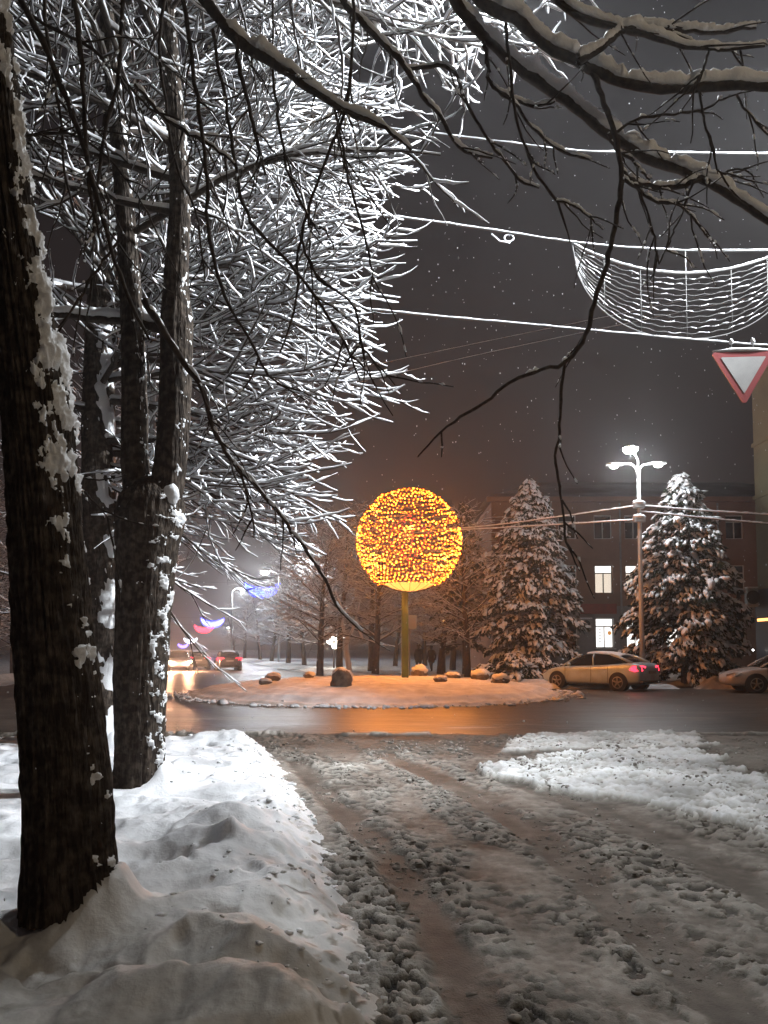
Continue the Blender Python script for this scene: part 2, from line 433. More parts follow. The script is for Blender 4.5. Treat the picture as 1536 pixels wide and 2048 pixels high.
def sheet(name, pts, z, m):
    n = len(pts); me = bpy.data.meshes.new(name); me.from_pydata([(x, y, z) for x, y in pts], [], [tuple(range(n))])
    me.materials.append(m); o = bpy.data.objects.new(name, me); C.objects.link(o); o['kind'] = 'structure'; return o
ground = sheet('ground', [(-900, -900), (900, -900), (900, 900), (-900, 900)], -0.07, M['ground'])
SL = -0.278                                     # direction of the avenue: dx per dy
av_r = lambda y: 9.0 + SL * y
av_l = lambda y: -7.0 + SL * y
road = sheet('road', [(-90, 11), (90, 11), (90, 33.2), (av_r(33.2), 33.2), (av_r(420), 420), (av_l(420), 420), (av_l(33), 33.0), (-90, 33.0)], 0.0, M['wet'])

# ---- slushy side road (the camera stands on it)
edge_px = [(960, 2200), (872, 2040), (800, 1880), (716, 1720), (655, 1610), (585, 1530), (548, 1494)]
EDGE = [G(*p) for p in edge_px]; EDGE = [(EDGE[0][0] + 0.5, EDGE[0][1] - 3.0)] + EDGE
ex = np.array([p[0] for p in EDGE]); ey = np.array([p[1] for p in EDGE])
def verge_x(y): return np.interp(y, ey, ex)
Y_END = 14.0
def fan(y0, y1, nr, u0, u1, nc):
    ys = np.geomspace(y0, y1, nr); us = np.linspace(u0, u1, nc)
    return us[None, :] * (ys[:, None] + 0.6), np.repeat(ys[:, None], nc, 1)
TA = [G(*p) for p in [(1010, 2140), (965, 2048), (868, 1863), (831, 1790), (752, 1692), (679, 1625), (636, 1577), (590, 1525)]]
TBk = [G(*p) for p in [(1480, 2048), (1330, 1900), (1209, 1796), (1087, 1686), (996, 1625), (917, 1583), (844, 1546), (760, 1510)]]
TC = [G(*p) for p in [(1900, 2000), (1536, 1790), (1400, 1720), (1200, 1630), (1090, 1585), (950, 1540)]]
PATCH = [G(*p) for p in [(955, 1550), (1080, 1520), (1210, 1500), (1405, 1507), (1440, 1530), (1536, 1578), (1700, 1600), (1900, 1700), (1650, 1715), (1536, 1680), (1400, 1640), (1290, 1615), (1130, 1592)]]
PATCH2 = [G(*p) for p in [(990, 1512), (1030, 1484), (1070, 1470), (1390, 1468), (1405, 1490), (1430, 1500), (1200, 1503)]]
OLIVE = [G(*p) for p in [(1390, 1474), (1536, 1478), (1800, 1480), (1800, 1560), (1560, 1552), (1440, 1525), (1410, 1500)]]
X, Y = fan(1.6, 16.2, 640, -0.55, 0.85, 620)
w1 = fbm(X * 1.7, Y * 1.7, 21, 4); w2 = fbm(X * 6, Y * 6, 31, 4)
av_, au_ = X + 0.21 * Y, Y - 0.21 * X
clus = smooth(-0.32, 0.18, fbm(av_ * 1.9 + 2, au_ * 0.45, 43, 3)); hole = smooth(0.03, 0.14, fbm(X * 8.5 + 0.6 * w1, Y * 10.0, 47, 3)) * clus
clod = np.abs(fbm(X * 10.0 + 0.5 * w1, Y * 8.0, 41, 3))                      # ridged clods
clod2 = fbm(X * 19, Y * 16, 51, 3)
rut = lambda T, w: 1 - smooth(w * 0.55, w * 1.15, dist_polyline(X + 0.10 * w1, Y, T) + 0.05 * w2)
ruts = np.maximum(np.maximum(rut(TA, 0.17), rut(TBk, 0.20)), rut(TC, 0.24) * 0.8)
wide = smooth(-0.1, 0.5, fbm(X * 0.45 + 3, Y * 0.35, 61, 3)) * 0.5
cover = 0.62 + 0.4 * w1 - 0.30 * wide + 0.25 * w2
cover = cover * (1 - 0.75 * ruts)
bank_near = np.exp(-np.clip(X - verge_x(Y), 0, 9) / 0.35)
cover = cover + 0.45 * bank_near * (1 - ruts)
patch = np.maximum(smooth(-0.05, 0.12, sdf_poly(X, Y, PATCH) + 0.36 * w1 + 0.22 * w2 + 0.12 * clod2),
                   0.92 * smooth(-0.04, 0.10, sdf_poly(X, Y, PATCH2) + 0.24 * w1 + 0.14 * w2 + 0.08 * clod2))
olive = smooth(-0.1, 0.3, sdf_poly(X, Y, OLIVE) + 0.2 * w1)
slush_amt = np.clip(cover, 0, 1)
pits = smooth(0.05, 0.30, clod + 0.10 * clod2)
hole = hole * (1 - 0.8 * ruts)
h = 0.014 + slush_amt * (0.010 * pits + 0.020 * clod2 + 0.028 * fbm(X * 8, Y * 8, 57, 3) + 0.04) * (0.35 + 0.65 * clus) + 0.02 * w1 * (1 - ruts) - 0.012 * ruts - 0.048 * hole * slush_amt
h = h * (1 - patch) + patch * (0.07 + 0.06 * w1 + 0.05 * w2 + 0.012 * pits + 0.022 * clod2 - 0.05 * hole) + olive * 0.04
far = smooth(14.5, 14.2, Y + 0.35 * w1 + 0.18 * w2)                        # the slush ends at the crossing
rim = np.exp(-((Y + 0.35 * w1 - 14.1) / 0.16) ** 2) * smooth(-0.15, 0.25, fbm(X * 1.1, Y * 0.4, 71, 2)) * 0.06
h = (h + rim) * far - 0.03 * (1 - far)
col = np.clip(0.22 + slush_amt * (0.20 + 0.10 * pits) + 0.12 * clod2 * slush_amt + 0.14 * w2 + 0.10 * w1 + 0.12 * clus - 0.66 * hole * slush_amt - 0.09 * ruts, 0, 0.66)
col = np.where(Y > 10.6, col * (1 - 0.6 * smooth(10.6, 12.4, Y)), col)      # driven smooth and brown near the crossing
col = col * (1 - olive) + olive * (0.42 + 0.1 * w2)
col = np.maximum(col * (1 - patch) + patch * np.clip(0.93 + 0.25 * w2 + 0.15 * w1 - 0.35 * hole + 0.12 * clod2, 0, 1), rim * 12 * 0.9)
V = np.stack([X, Y, h], -1).reshape(-1, 3)
SLUSH = (X.copy(), Y.copy(), h.copy())
sr = np_mesh('side_road', V, [grid_faces(*X.shape)], M['slush'], attrs={'snow': col.ravel()}); sr['kind'] = 'structure'

# ---- snowy verge on the left, where the trees stand
T1 = G(146, 1846, 0.2); T2 = G(277, 1578, 0.2); T3 = (P(205, 1297, 11.6)[0], 11.6)
X, Y = fan(1.3, 14.6, 560, -1.6, 0.42, 560)
EX = verge_x(Y)
w1 = fbm(X * 0.9, Y * 0.9, 101, 4); w2 = fbm(X * 3.1, Y * 2.6, 111, 4); w3 = fbm(X * 10, Y * 10, 121, 3)
inn = smooth(-0.05, 0.75, EX - X + 0.16 * w2 + 0.05 * w3)
back = smooth(13.0, 12.3, Y + 0.25 * w1 + 0.12 * w2)
mask = inn * back
ridge = np.exp(-((EX - X - 0.95 + 0.25 * w1) / 0.42) ** 2)
# drifts: warped ridged noise, crests sharp
wx, wy = X + 0.45 * w1 + 0.1 * w2, Y + 0.35 * fbm(X * 0.8, Y * 0.8, 131, 3)
drift = 1 - np.abs(vnoise(wx * 0.95, wy * 1.15, 141)) * 2.2
drift2 = 1 - np.abs(vnoise(wx * 2.1 + 4, wy * 2.3, 151)) * 2.2
near = smooth(9.0, 6.5, Y)
furrow = np.sin(Y * 8.5 + 1.6 * w1 * 2 + X * 0.9 + 1.2 * fbm(X*0.7, Y*0.7, 161, 2)) * smooth(-3.4, -2.0, X) * smooth(0.5, 1.1, EX - X) * smooth(4.3, 5.0, Y) * smooth(8.3, 7.5, Y)
hh = 0.17 + 0.05 * w1 + near * (ridge * (0.07 + 0.06 * drift) + 0.045 * drift * smooth(0.2, 0.9, EX - X) + 0.028 * drift2) + 0.030 * w2 + 0.013 * w3 + 0.022 * furrow + 0.05 * np.clip(fbm(X * 2.2, Y * 2.0, 181, 3) - 0.12, 0, 1) + 0.02 * np.clip(fbm(X * 6.5, Y * 6, 183, 2) - 0.25, 0, 1) - 0.05 * smooth(0.28, 0.45, fbm(X * 2.8, Y * 2.4, 187, 2))
hh += (1 - near) * (0.03 * drift2 + 0.02 * w2 + 0.02 * drift)
for (px, py), sg in (((445, 1690), 0.16), ((455, 1655), 0.20), ((560, 1745), 0.22), ((690, 1850), 0.16), ((840, 2010), 0.30), ((610, 1990), 0.34), ((520, 1850), 0.16)):
    gx, gy = G(px, py, 0.25); hh += 0.065 * np.exp(-(((X - gx) / (sg * 1.3)) ** 2 + ((Y - gy) / sg) ** 2)) * (1 + 0.4 * w2)
for (px, py), sg in (((590, 1850), 0.20), ((560, 1970), 0.26), ((420, 1800), 0.18), ((330, 1930), 0.22), ((640, 1900), 0.13)):
    gx, gy = G(px, py, 0.2); hh -= 0.085 * np.exp(-(((X - gx) / (sg * 1.4)) ** 2 + ((Y - gy) / sg) ** 2))
for (gx, gy), rr_, hh_ in ((T1, 0.30, 0.27), (T2, 0.36, 0.24), (T3, 0.45, 0.25)):       # snow piled round the trunks, on the right side
    ang = np.arctan2(Y - gy, X - gx); dd = np.hypot(X - gx, Y - gy)
    hh += hh_ * np.exp(-((np.maximum(dd - rr_ * 0.7, 0)) / 0.13) ** 2) * (0.55 + 0.45 * np.cos(ang - 0.4)) * (1 + 0.3 * w2)
hh += 0.16 * np.exp(-(((X - G(385, 1500, 0.3)[0]) / 0.5) ** 2 + ((Y - 12.2) / 0.4) ** 2))
h = hh * mask - 0.03 * (1 - mask)
edge_dirt = np.exp(-np.clip(EX - X, 0, 9) / 0.22)
specks = smooth(0.16, 0.30, fbm(X * 11, Y * 9, 171, 3)) * smooth(1.0, 0.25, EX - X + 0.5 * w1)
near_tone = 0.35 * smooth(5.2, 3.2, Y) * smooth(-0.4, 0.5, w1 + 0.3)  # snow colour darker towards the camera, broken up by noise
col = np.clip(0.98 - 0.35 * edge_dirt * (0.6 + w2) - 0.55 * specks - near_tone - 0.30 * smooth(11.9, 12.9, Y) + 0.06 * w2, 0.05, 1)
V = np.stack([X, Y, h], -1).reshape(-1, 3)
Fq = grid_faces(*X.shape); keep = (h.ravel()[Fq] > -0.025).any(1)
ve = np_mesh('snow_verge', V, [Fq[keep]], M['verge'], attrs={'snow': col.ravel()}); ve['kind'] = 'structure'
VERGE = (X.copy(), Y.copy(), h.copy())
def verge_z(x, y):
    i = np.argmin((X.ravel() - x) ** 2 + (Y.ravel() - y) ** 2); return float(h.ravel()[i])
ZT1, ZT2, ZT3 = verge_z(*T1), verge_z(*T2), verge_z(*T3)

# ---- roundabout island under snow
RC = (-0.3, 27.6); RR = 6.65
ROCKS = [(683, 1372, .40, .44), (545, 1360, .30, .24), (530, 1364, .25, .16), (618, 1358, .24, .18), (838, 1354, .36, .36), (905, 1358, .34, .20), (880, 1364, .26, .18), (960, 1357, .40, .30), (1000, 1362, .36, .28)]
ROCKP = {}
nr, na = 120, 220
rr = np.linspace(0, 1.0, nr)[:, None]; th = (np.arange(na) * 2 * math.pi / na)[None, :]
Rad = rr * (RR + 0.55 * fbm(np.cos(th) * 2, np.sin(th) * 2, 201, 3) + 0.30 * fbm(np.cos(th) * 11, np.sin(th) * 11, 205, 4, 0.65))
X = RC[0] + Rad * np.cos(th); Y = RC[1] + Rad * np.sin(th)
w1 = fbm(X * 0.6, Y * 0.6, 211, 3); w2 = fbm(X * 2.5, Y * 2.5, 221, 4)
prof = 0.10 * smooth(1.0, 0.95, rr) + 0.14 * smooth(0.95 + 0.02 * fbm(np.cos(th) * 5, np.sin(th) * 5, 207, 3), 0.87, rr) + 0.34 * (1 - np.clip(rr, 0, 1) ** 2) * smooth(0.95, 0.7, rr)
h = prof + (0.06 * w1 + 0.045 * w2 + 0.02 * fbm(X * 6, Y * 6, 231, 3)) * smooth(1.0, 0.93, rr) - 0.02 * smooth(0.99, 1.0, rr)
i = np.arange(nr - 1)[:, None] * na; k = np.arange(na)[None, :]; k2 = (k + 1) % na
Fq = np.stack([i + k, i + k2, i + na + k2, i + na + k], -1).reshape(-1, 4)
kerb_dirt = np.exp(-((rr - 0.975) / 0.02) ** 2) * (0.5 + w2) + 0 * X
isl = np_mesh('roundabout_island', np.stack([X, Y, h], -1).reshape(-1, 3), [Fq], M['verge'], attrs={'snow': np.clip(0.93 - 0.6 * kerb_dirt - 0.1 * (w2 < -0.35), 0.05, 1).ravel()})
isl['kind'] = 'structure'
def island_z(x, y):
    q = np.argmin((X.ravel() - x) ** 2 + (Y.ravel() - y) ** 2); return float(h.ravel()[q])
ISL = (X.copy(), Y.copy(), h.copy())

# ---- slush and snow edges beyond the crossing: banks along the far kerbs
def snow_strip(name, line, width, height, seed, label_kind='structure', dirtv=0.15, n=None, m=26):
    line = np.array(line, float); s = np.r_[0, np.cumsum(np.hypot(*np.diff(line, axis=0).T))]
    n = n or max(40, int(s[-1] * 6)); q = np.linspace(0, s[-1], n)
    cx, cy = np.interp(q, s, line[:, 0]), np.interp(q, s, line[:, 1])
    tx, ty = np.gradient(cx), np.gradient(cy); L = np.hypot(tx, ty); nx, ny = -ty / L, tx / L
    v = np.linspace(-1, 1, m)
    ws = width * (1 + 0.35 * fbm(q * 0.5, q * 0, seed, 3))
    X = cx[:, None] + nx[:, None] * v[None] * ws[:, None]; Y = cy[:, None] + ny[:, None] * v[None] * ws[:, None]
    f = fbm(X * 1.6, Y * 1.6, seed + 5, 4); g = np.abs(fbm(X * 3.4, Y * 3.4, seed + 8, 3))
    e = smooth(1.0, 0.55, np.abs(v))[None] * np.minimum(smooth(0, 0.8, q), smooth(s[-1], s[-1] - 0.8, q))[:, None]
    h = e * height * (0.75 + 0.7 * f + 0.5 * g) - 0.04 * (1 - e)
    col = np.clip(0.92 - dirtv * (1 + f) - 0.5 * dirtv * (g < 0.1), 0.05, 1)
    o = np_mesh(name, np.stack([X, Y, h], -1).reshape(-1, 3), [grid_faces(n, m)], M['verge'], attrs={'snow': col.ravel()})
    o['kind'] = label_kind; return o
def lawn(name, pts, seed, z=0.12, res=0.5):
    pts = np.array(pts); x0, y0 = pts.min(0); x1, y1 = pts.max(0)
    xs = np.arange(x0, x1 + res, res); ys = np.arange(y0, y1 + res, res); X, Y = np.meshgrid(xs, ys)
    s = sdf_poly(X, Y, [tuple(p) for p in pts])
    f = fbm(X * 0.5, Y * 0.5, seed, 4); g = fbm(X * 1.4, Y * 1.4, seed + 7, 3)
    h = smooth(-0.2, 0.7, s) * (z + 0.10 * f + 0.06 * g + 0.12 * np.exp(-((s - 0.7) / 0.6) ** 2)) - 0.05 * smooth(0.0, -0.5, s)
    Fq = grid_faces(*X.shape); keep = (s.ravel()[Fq] > -res * 1.5).all(1)
    o = np_mesh(name, np.stack([X, Y, h], -1).reshape(-1, 3), [Fq[keep]], M['verge'], attrs={'snow': np.clip(0.9 + 0.25 * f - 0.35 * np.exp(-((s) / 0.5) ** 2), 0.05, 1).ravel()})
    o['kind'] = 'structure'; return o
lawn('snowy_lawn_right', [(av_r(34) + 1.0, 34.2), (11, 32.6), (60, 32.2), (60, 60), (av_r(60) + 1, 60)], 301)
lawn('snowy_lawn_left', [(av_l(34) - 1, 33.6), (-70, 33.6), (-70, 75), (av_l(75) - 1, 75)], 321)
lawn('snowy_lawn_far', [(av_r(60) + 1, 60.2), (40, 60.2), (20, 160), (av_r(160) + 1, 160)], 331, res=1.2)
lawn('snowy_lawn_far_left', [(av_l(75.2) - 1, 75.2), (-90, 75.2), (-110, 180), (av_l(180) - 1, 180)], 341, res=1.4)
bk = snow_strip('ploughed_snow', [(12.3, 30.9), (15, 30.7), (19, 30.6), (26, 30.4)], 0.55, 0.45, 401, 'stuff', dirtv=0.35)
tag(bk, 'dirty ploughed snow heaped along the kerb behind the parked cars', 'snow bank')
bk2 = snow_strip('ploughed_snow', [(4.9, 31.6), (7, 31.4), (9.5, 31.3), (12, 31.0)], 0.5, 0.22, 411, 'stuff', dirtv=0.12)
tag(bk2, 'low white snow ridge on the kerb beside the silver sedan', 'snow bank')
# ================================================================== near tree (trunk at the left edge, boughs overhead)
def px_r(w, Y, py):                            # half of a pixel width at distance Y -> radius in metres
    return 0.5 * w / F_PX * Y / ray(768, py)[1]
def px_line(pts, Y):
    """pts: (px,py,width[,dy]) -> world points, radii"""
    p, r = [], []
    for q in pts:
        yy = Y + (q[3] if len(q) > 3 else 0)
        p.append(P(q[0], q[1], yy)); r.append(px_r(q[2], yy, q[1]))
    return p, r
def add_trunk(root, pts, rads, seed, facing, nz=260, na=96, amp=0.012, thick=0.035, thr=0.42, flare=0.035, snow_scale=2.2, boost=None):
    V, N, Fq, TH, S, rr, c = trunk_mesh(pts, rads, nz, na, amp, seed, flare)
    t = np_mesh('trunk', V.reshape(-1, 3), [Fq], M['bark'], root, local=False)
    V2, hm = trunk_snow(V, N, TH, S, seed + 50, facing, thick, thr, snow_scale, boost)
    keep = (hm.ravel()[Fq] > 0.001).any(1)
    np_mesh('trunk_snow', V2.reshape(-1, 3), [Fq[keep]], M['snow'], t)
    t.children[0].data.transform(Matrix.Translation(-Vector(root.location)))
    return t, c
tree1 = empty('tree', (T1[0], T1[1], ZT1 - 0.1), 0, 'thick dark leaning tree trunk with boughs drooping overhead, nearest the slushy track', 'tree')
pts1 = [(T1[0], T1[1], ZT1 - 0.15)]; rads1 = [px_r(172, T1[1], 1890)]
for (px, py, w) in [(142, 1780, 168), (134, 1600, 160), (110, 1300, 144), (88, 1000, 126), (74, 830, 124), (42, 600, 98), (14, 400, 84), (-6, 200, 76), (-30, 0, 70)]:
    pts1.append(P(px, py, T1[1])); rads1.append(px_r(w, T1[1], py))
top = pts1[-1]
pts1 += [(top[0] - 0.15, T1[1] + .1, top[2] + 0.9), (top[0] - 0.1, T1[1] + .25, top[2] + 2.1), (top[0] + 0.1, T1[1] + .4, top[2] + 3.4)]
rads1 += [0.12, 0.085, 0.05]
tr1, c1 = add_trunk(tree1, pts1, rads1, 500, (0.9, -0.35, 0.25), nz=700, na=150, thick=0.05, thr=0.82, snow_scale=5.0, amp=0.019, boost=lambda S: 0.30 * np.exp(-((S - 2.75) / 0.75) ** 2) + 0.16 * smooth(3.0, 4.0, S) - 0.05)
# big snow pads lodged on the leaning side
def snow_blob(name, c, rx, ry, rz, parent, seed, mat_=None, nlat=14, nlon=20):
    a = np.linspace(0, math.pi, nlat)[:, None]; b = (np.arange(nlon) * 2 * math.pi / nlon)[None]
    x, y, z = np.sin(a) * np.cos(b), np.sin(a) * np.sin(b), np.cos(a) + 0 * b
    d = 1 + 0.38 * fbm(x * 1.6 + z + seed, y * 1.4 - z * 0.7, seed, 3)
    V = np.stack([c[0] + x * rx * d, c[1] + y * ry * d, c[2] + z * rz * d], -1).reshape(-1, 3)
    i = np.arange(nlat - 1)[:, None] * nlon; k = np.arange(nlon)[None]; k2 = (k + 1) % nlon
    Fq = np.stack([i + k, i + nlon + k, i + nlon + k2, i + k2], -1).reshape(-1, 4)
    return np_mesh(name, V, [Fq], mat_ or M['snow'], parent, local=(parent is None) or False)
BR = []    # traced boughs: (depth, snow half-width factor, [(px,py,w)...])
BR += [(4.9, 1.0, [(880, -60, 34), (912, 0, 32), (961, 65, 30), (1037, 136, 28), (1114, 190, 27), (1217, 268, 25), (1326, 330, 24), (1408, 358, 22), (1473, 402, 20), (1536, 440, 18), (1610, 500, 14), (1720, 590, 9), (1790, 670, 3)]),
       (4.7, 1.0, [(930, -60, 34), (972, 11, 32), (1037, 40, 30), (1103, 95, 28), (1157, 124, 28), (1222, 157, 26), (1326, 180, 24), (1408, 176, 22), (1536, 174, 20), (1640, 190, 16), (1780, 225, 10), (1900, 290, 3)]),
       (4.6, 0.9, [(1157, 124, 18), (1200, 98, 16), (1240, 66, 15), (1266, 56, 15), (1326, 60, 13), (1418, 66, 10), (1511, 56, 7)]),
       (4.6, 0.9, [(1080, -40, 20), (1114, 0, 19), (1190, 45, 18), (1266, 62, 17), (1330, 84, 13), (1420, 98, 9), (1530, 92, 6)]),
       (4.7, 0.25, [(1175, 134, 15), (1192, 160, 15), (1206, 200, 15), (1228, 265, 15), (1243, 343, 14), (1233, 435, 14), (1212, 533, 13), (1184, 615, 13), (1168, 680, 12), (1130, 724, 11), (1081, 740, 10), (1027, 760, 9), (961, 810, 8), (907, 842, 7), (835, 914, 4)]),
       (4.7, 0.15, [(1130, 724, 8), (1122, 790, 8), (1118, 870, 7), (1111, 925, 7), (1125, 1010, 6), (1135, 1090, 6), (1160, 1142, 3)]),
       (4.8, 0.35, [(1008, -20, 9), (1012, 40, 9), (1021, 136, 9), (1027, 207, 8), (1054, 305, 8), (1076, 354, 8), (1114, 403, 7), (1128, 440, 6), (1140, 485, 3)]),
       (4.8, 0.5, [(1114, 403, 6), (1157, 416, 6), (1206, 460, 3)]),
       (5.0, 0.8, [(660, -40, 17), (700, 18, 17), (760, 80, 16), (812, 138, 15), (850, 195, 12), (888, 245, 11), (912, 290, 9), (945, 308, 8), (985, 316, 5)]),
       (5.0, 0.5, [(812, 138, 10), (905, 140, 9), (928, 195, 9), (961, 255, 8), (1004, 315, 8), (1048, 365, 7), (1078, 376, 4)]),
       (4.9, 0.6, [(968, 74, 13), (976, 130, 12), (985, 172, 10), (1020, 195, 9), (1070, 212, 8), (1110, 203, 5)]),
       (4.9, 0.6, [(985, 172, 8), (1030, 210, 8), (1075, 265, 8), (1120, 300, 7), (1182, 320, 4)]),
       (4.9, 0.6, [(1244, 343, 12), (1262, 360, 12), (1290, 372, 13), (1340, 376, 13), (1408, 358, 14)]),
       (4.8, 0.5, [(1244, 355, 9), (1275, 378, 9), (1308, 402, 8), (1360, 408, 5)]),
       (4.8, 0.2, [(1277, 376, 6), (1296, 430, 6), (1310, 480, 6), (1318, 528, 4)]),
       (4.8, 0.2, [(1318, 528, 4), (1340, 480, 5), (1360, 440, 5), (1372, 405, 5), (1386, 362, 6)]),
       (4.7, 0.2, [(1396, 178, 7), (1408, 240, 6), (1424, 300, 6), (1440, 345, 5), (1490, 340, 4)]),
       (4.6, 0.5, [(1326, 60, 8), (1370, 78, 7), (1424, 100, 6), (1500, 90, 4)]),
       (4.6, 0.4, [(1418, 100, 7), (1405, 140, 7), (1388, 172, 8)]),
       (4.8, 0.5, [(1217, 268, 9), (1235, 300, 8), (1262, 320, 8), (1300, 360, 6)]),
       (4.8, 0.3, [(1228, 268, 8), (1262, 244, 8), (1330, 230, 7), (1400, 220, 6), (1460, 190, 4)]),
       (4.8, 0.5, [(1473, 190, 6), (1500, 230, 6), (1536, 270, 5)]),
       (5.0, 0.5, [(1360, 410, 6), (1390, 440, 6), (1416, 475, 4)]),
       (5.0, 0.3, [(1408, 358, 8), (1450, 345, 6), (1500, 335, 4)]),
       # left side: bough and hanging twigs
       (4.6, 0.8, [(370, -60, 30), (411, 0, 30), (475, 78, 28), (564, 138, 24), (640, 190, 20), (693, 224, 17), (760, 250, 12), (822, 300, 7)]),
       (5.2, 0.6, [(290, 600, 20), (320, 650, 18), (360, 715, 16), (400, 768, 14), (425, 850, 12), (470, 930, 11), (530, 992, 10), (600, 1085, 9), (650, 1160, 8), (680, 1222, 7), (725, 1264, 4)]),
       (4.3, 0.15, [(140, -40, 14), (148, 0, 14), (163, 124, 13), (173, 297, 12), (185, 420, 9), (200, 480, 5)]),
       (4.4, 0.15, [(360, -40, 12), (371, 25, 12), (391, 173, 12), (411, 322, 11), (421, 495, 10), (460, 612, 8), (505, 690, 7), (545, 760, 6), (610, 800, 3)]),
       (4.5, 0.15, [(425, 60, 9), (435, 124, 9), (450, 198, 9), (475, 346, 9), (497, 435, 9), (574, 524, 8), (653, 625, 8), (690, 690, 6), (720, 760, 4)]),
       (4.5, 0.2, [(470, 75, 11), (480, 140, 11), (500, 223, 10), (520, 300, 9), (532, 350, 5)]),
       (4.6, 0.15, [(708, 0, 9), (706, 60, 9), (693, 208, 9), (643, 341, 8), (612, 430, 8), (599, 495, 8), (589, 618, 6), (560, 705, 4)]),
       (4.7, 0.15, [(665, 195, 7), (680, 260, 7), (693, 346, 7), (715, 420, 6), (738, 505, 6), (748, 580, 3)]),
       (4.4, 0.15, [(252, -30, 12), (247, 0, 12), (238, 148, 11), (208, 277, 10), (190, 420, 8), (186, 500, 5)]),
       (4.3, 0.2, [(30, -30, 16), (60, 30, 16), (110, 140, 15), (148, 238, 14), (180, 340, 13), (208, 445, 12), (238, 540, 11), (270, 622, 10), (300, 680, 7)]),
       (4.5, 0.3, [(600, 470, 7), (640, 560, 7), (700, 600, 6), (730, 700, 5), (790, 770, 3)]),
       (4.6, 0.3, [(400, 768, 7), (440, 880, 7), (485, 960, 6), (500, 1010, 5), (508, 1072, 4)]),
       (4.4, 0.4, [(60, 30, 10), (110, 60, 10), (180, 95, 9), (240, 150, 8), (300, 215, 7), (360, 240, 5)]),
       (4.4, 0.3, [(5, 265, 8), (60, 272, 8), (130, 265, 7), (200, 300, 6), (262, 372, 5), (300, 430, 3)]),
       (4.3, 0.3, [(240, 480, 8), (180, 560, 7), (130, 640, 6), (80, 700, 4)]),
       (4.5, 0.5, [(270, 170, 10), (330, 235, 10), (370, 262, 9), (420, 290, 8), (470, 330, 6)]),
       (4.3, 0.3, [(5, 860, 8), (60, 905, 8), (110, 935, 7), (170, 985, 6), (222, 1040, 3)]),
       (4.6, 0.2, [(545, 140, 8), (560, 260, 8), (575, 340, 7), (610, 420, 6), (640, 470, 4)]),
       (4.6, 0.2, [(330, -20, 9), (318, 90, 9), (330, 200, 8), (352, 330, 7), (390, 420, 6), (410, 560, 4)]),
       (4.5, 0.2, [(90, -20, 10), (100, 110, 9), (120, 230, 8), (128, 340, 7), (150, 430, 5)])]
limb_hub = np.array([0.32, 4.85, 6.75])
t1top = np.array([top[0] - 0.15, T1[1] + .13, top[2] + 1.2])
HUBS = {'R': [t1top, (-1.2, 4.35, 6.95), (-0.4, 4.7, 7.15), (0.25, 4.85, 7.0)]}
def bough(root, pts, rads, snowf, name='branch', seed=0, clump=True):
    n = max(8, int(len(pts) * 4)); c, r = resample(pts, rads, n)
    rg = np.random.RandomState(seed)
    r = r * 0.78
    c[1:-1] += rg.normal(0, 0.004, (n - 2, 3)); r = r * (1 + 0.12 * rg.uniform(-1, 1, n))
    V, Fq = tubes([c], [r], 8)
    b = np_mesh(name, V, [Fq], M['twig'], root, local=False)
    n2 = n * 3; c2, r2 = resample(c, r, n2)
    f = fbm(np.arange(n2) * 0.16, np.zeros(n2) + seed * 3.7, 700 + seed % 50, 4)
    t = np.gradient(c2, axis=0); t /= np.linalg.norm(t, axis=1, keepdims=True); hz = np.sqrt(1 - t[:, 2] ** 2)
    if snowf >= 0.45:
        on = smooth(-0.75, -0.25, f)
        rs = (1.25 * r2 + 0.012) * snowf * (1 + 0.5 * f + 0.12 * rg.uniform(-1, 1, n2)) * np.clip(hz * 1.5 - 0.3, 0.15, 1) * on
    else:
        on = smooth(0.30, 0.55, f + 0.25 * snowf)
        rs = (0.013 + 0.3 * r2) * on * (1 + 0.3 * rg.uniform(-1, 1, n2)) * np.clip(hz * 1.6, 0.3, 1)
    q = c2.copy(); q[:, 2] += r2 * 0.8 * np.clip(hz, 0.3, 1) + rs * 0.7
    Vs, Fs = tubes([q], [np.maximum(rs, 0.0004)], 8)
    bn = np.repeat(rg.normal(0, 0.16, n2)[:, None], 8, 1).ravel() * np.repeat(rs, 8)
    Vs = Vs + rg.normal(0, 1, Vs.shape) * (0.08 * np.repeat(rs, 8))[:, None]
    s = np_mesh('snow_cover', Vs, [Fs], M['snow'], b); s.data.transform(Matrix.Translation(-Vector(root.location)))
    return b
root_l = HUBS['R']
bough(tree1, root_l, [0.085, 0.075, 0.06, 0.05], 1.0, 'limb', 1)
bough(tree1, [t1top + [0, 0, .3], (-1.35, 4.3, 7.3), (-0.9, 4.5, 7.5), (-0.3, 4.6, 7.2)], [.07, .06, .045, .03], 1.0, 'limb', 2)
bough(tree1, [(pts1[-3][0], 4.05, pts1[-3][2] - 0.2), (-1.75, 4.2, 6.45), (-1.5, 4.35, 6.6), (-1.05, 4.5, 6.5)], [.06, .05, .04, .03], 1.0, 'limb', 3)
for k, (dep, sf, line) in enumerate(BR):
    p, r = px_line(line, dep)
    if line[0][1] <= 0:                       # comes in over the frame: carry it up to the nearest limb
        a = np.array(p[0]); hubs = np.array([root_l[1], root_l[2], root_l[3], (-0.9, 4.5, 7.5), (-0.3, 4.6, 7.2), (-1.5, 4.35, 6.6), (-1.05, 4.5, 6.5)])
        hb = hubs[np.argmin(np.linalg.norm(hubs - a + np.array([0.35, 0, 0]), axis=1))]
        mid = 0.5 * (a + hb) + np.array([0, 0, 0.18])
        p = [tuple(hb), tuple(mid)] + p; r = [r[0] * 1.25, r[0] * 1.1] + r
    bough(tree1, p, r, sf, 'branch', 10 + k)
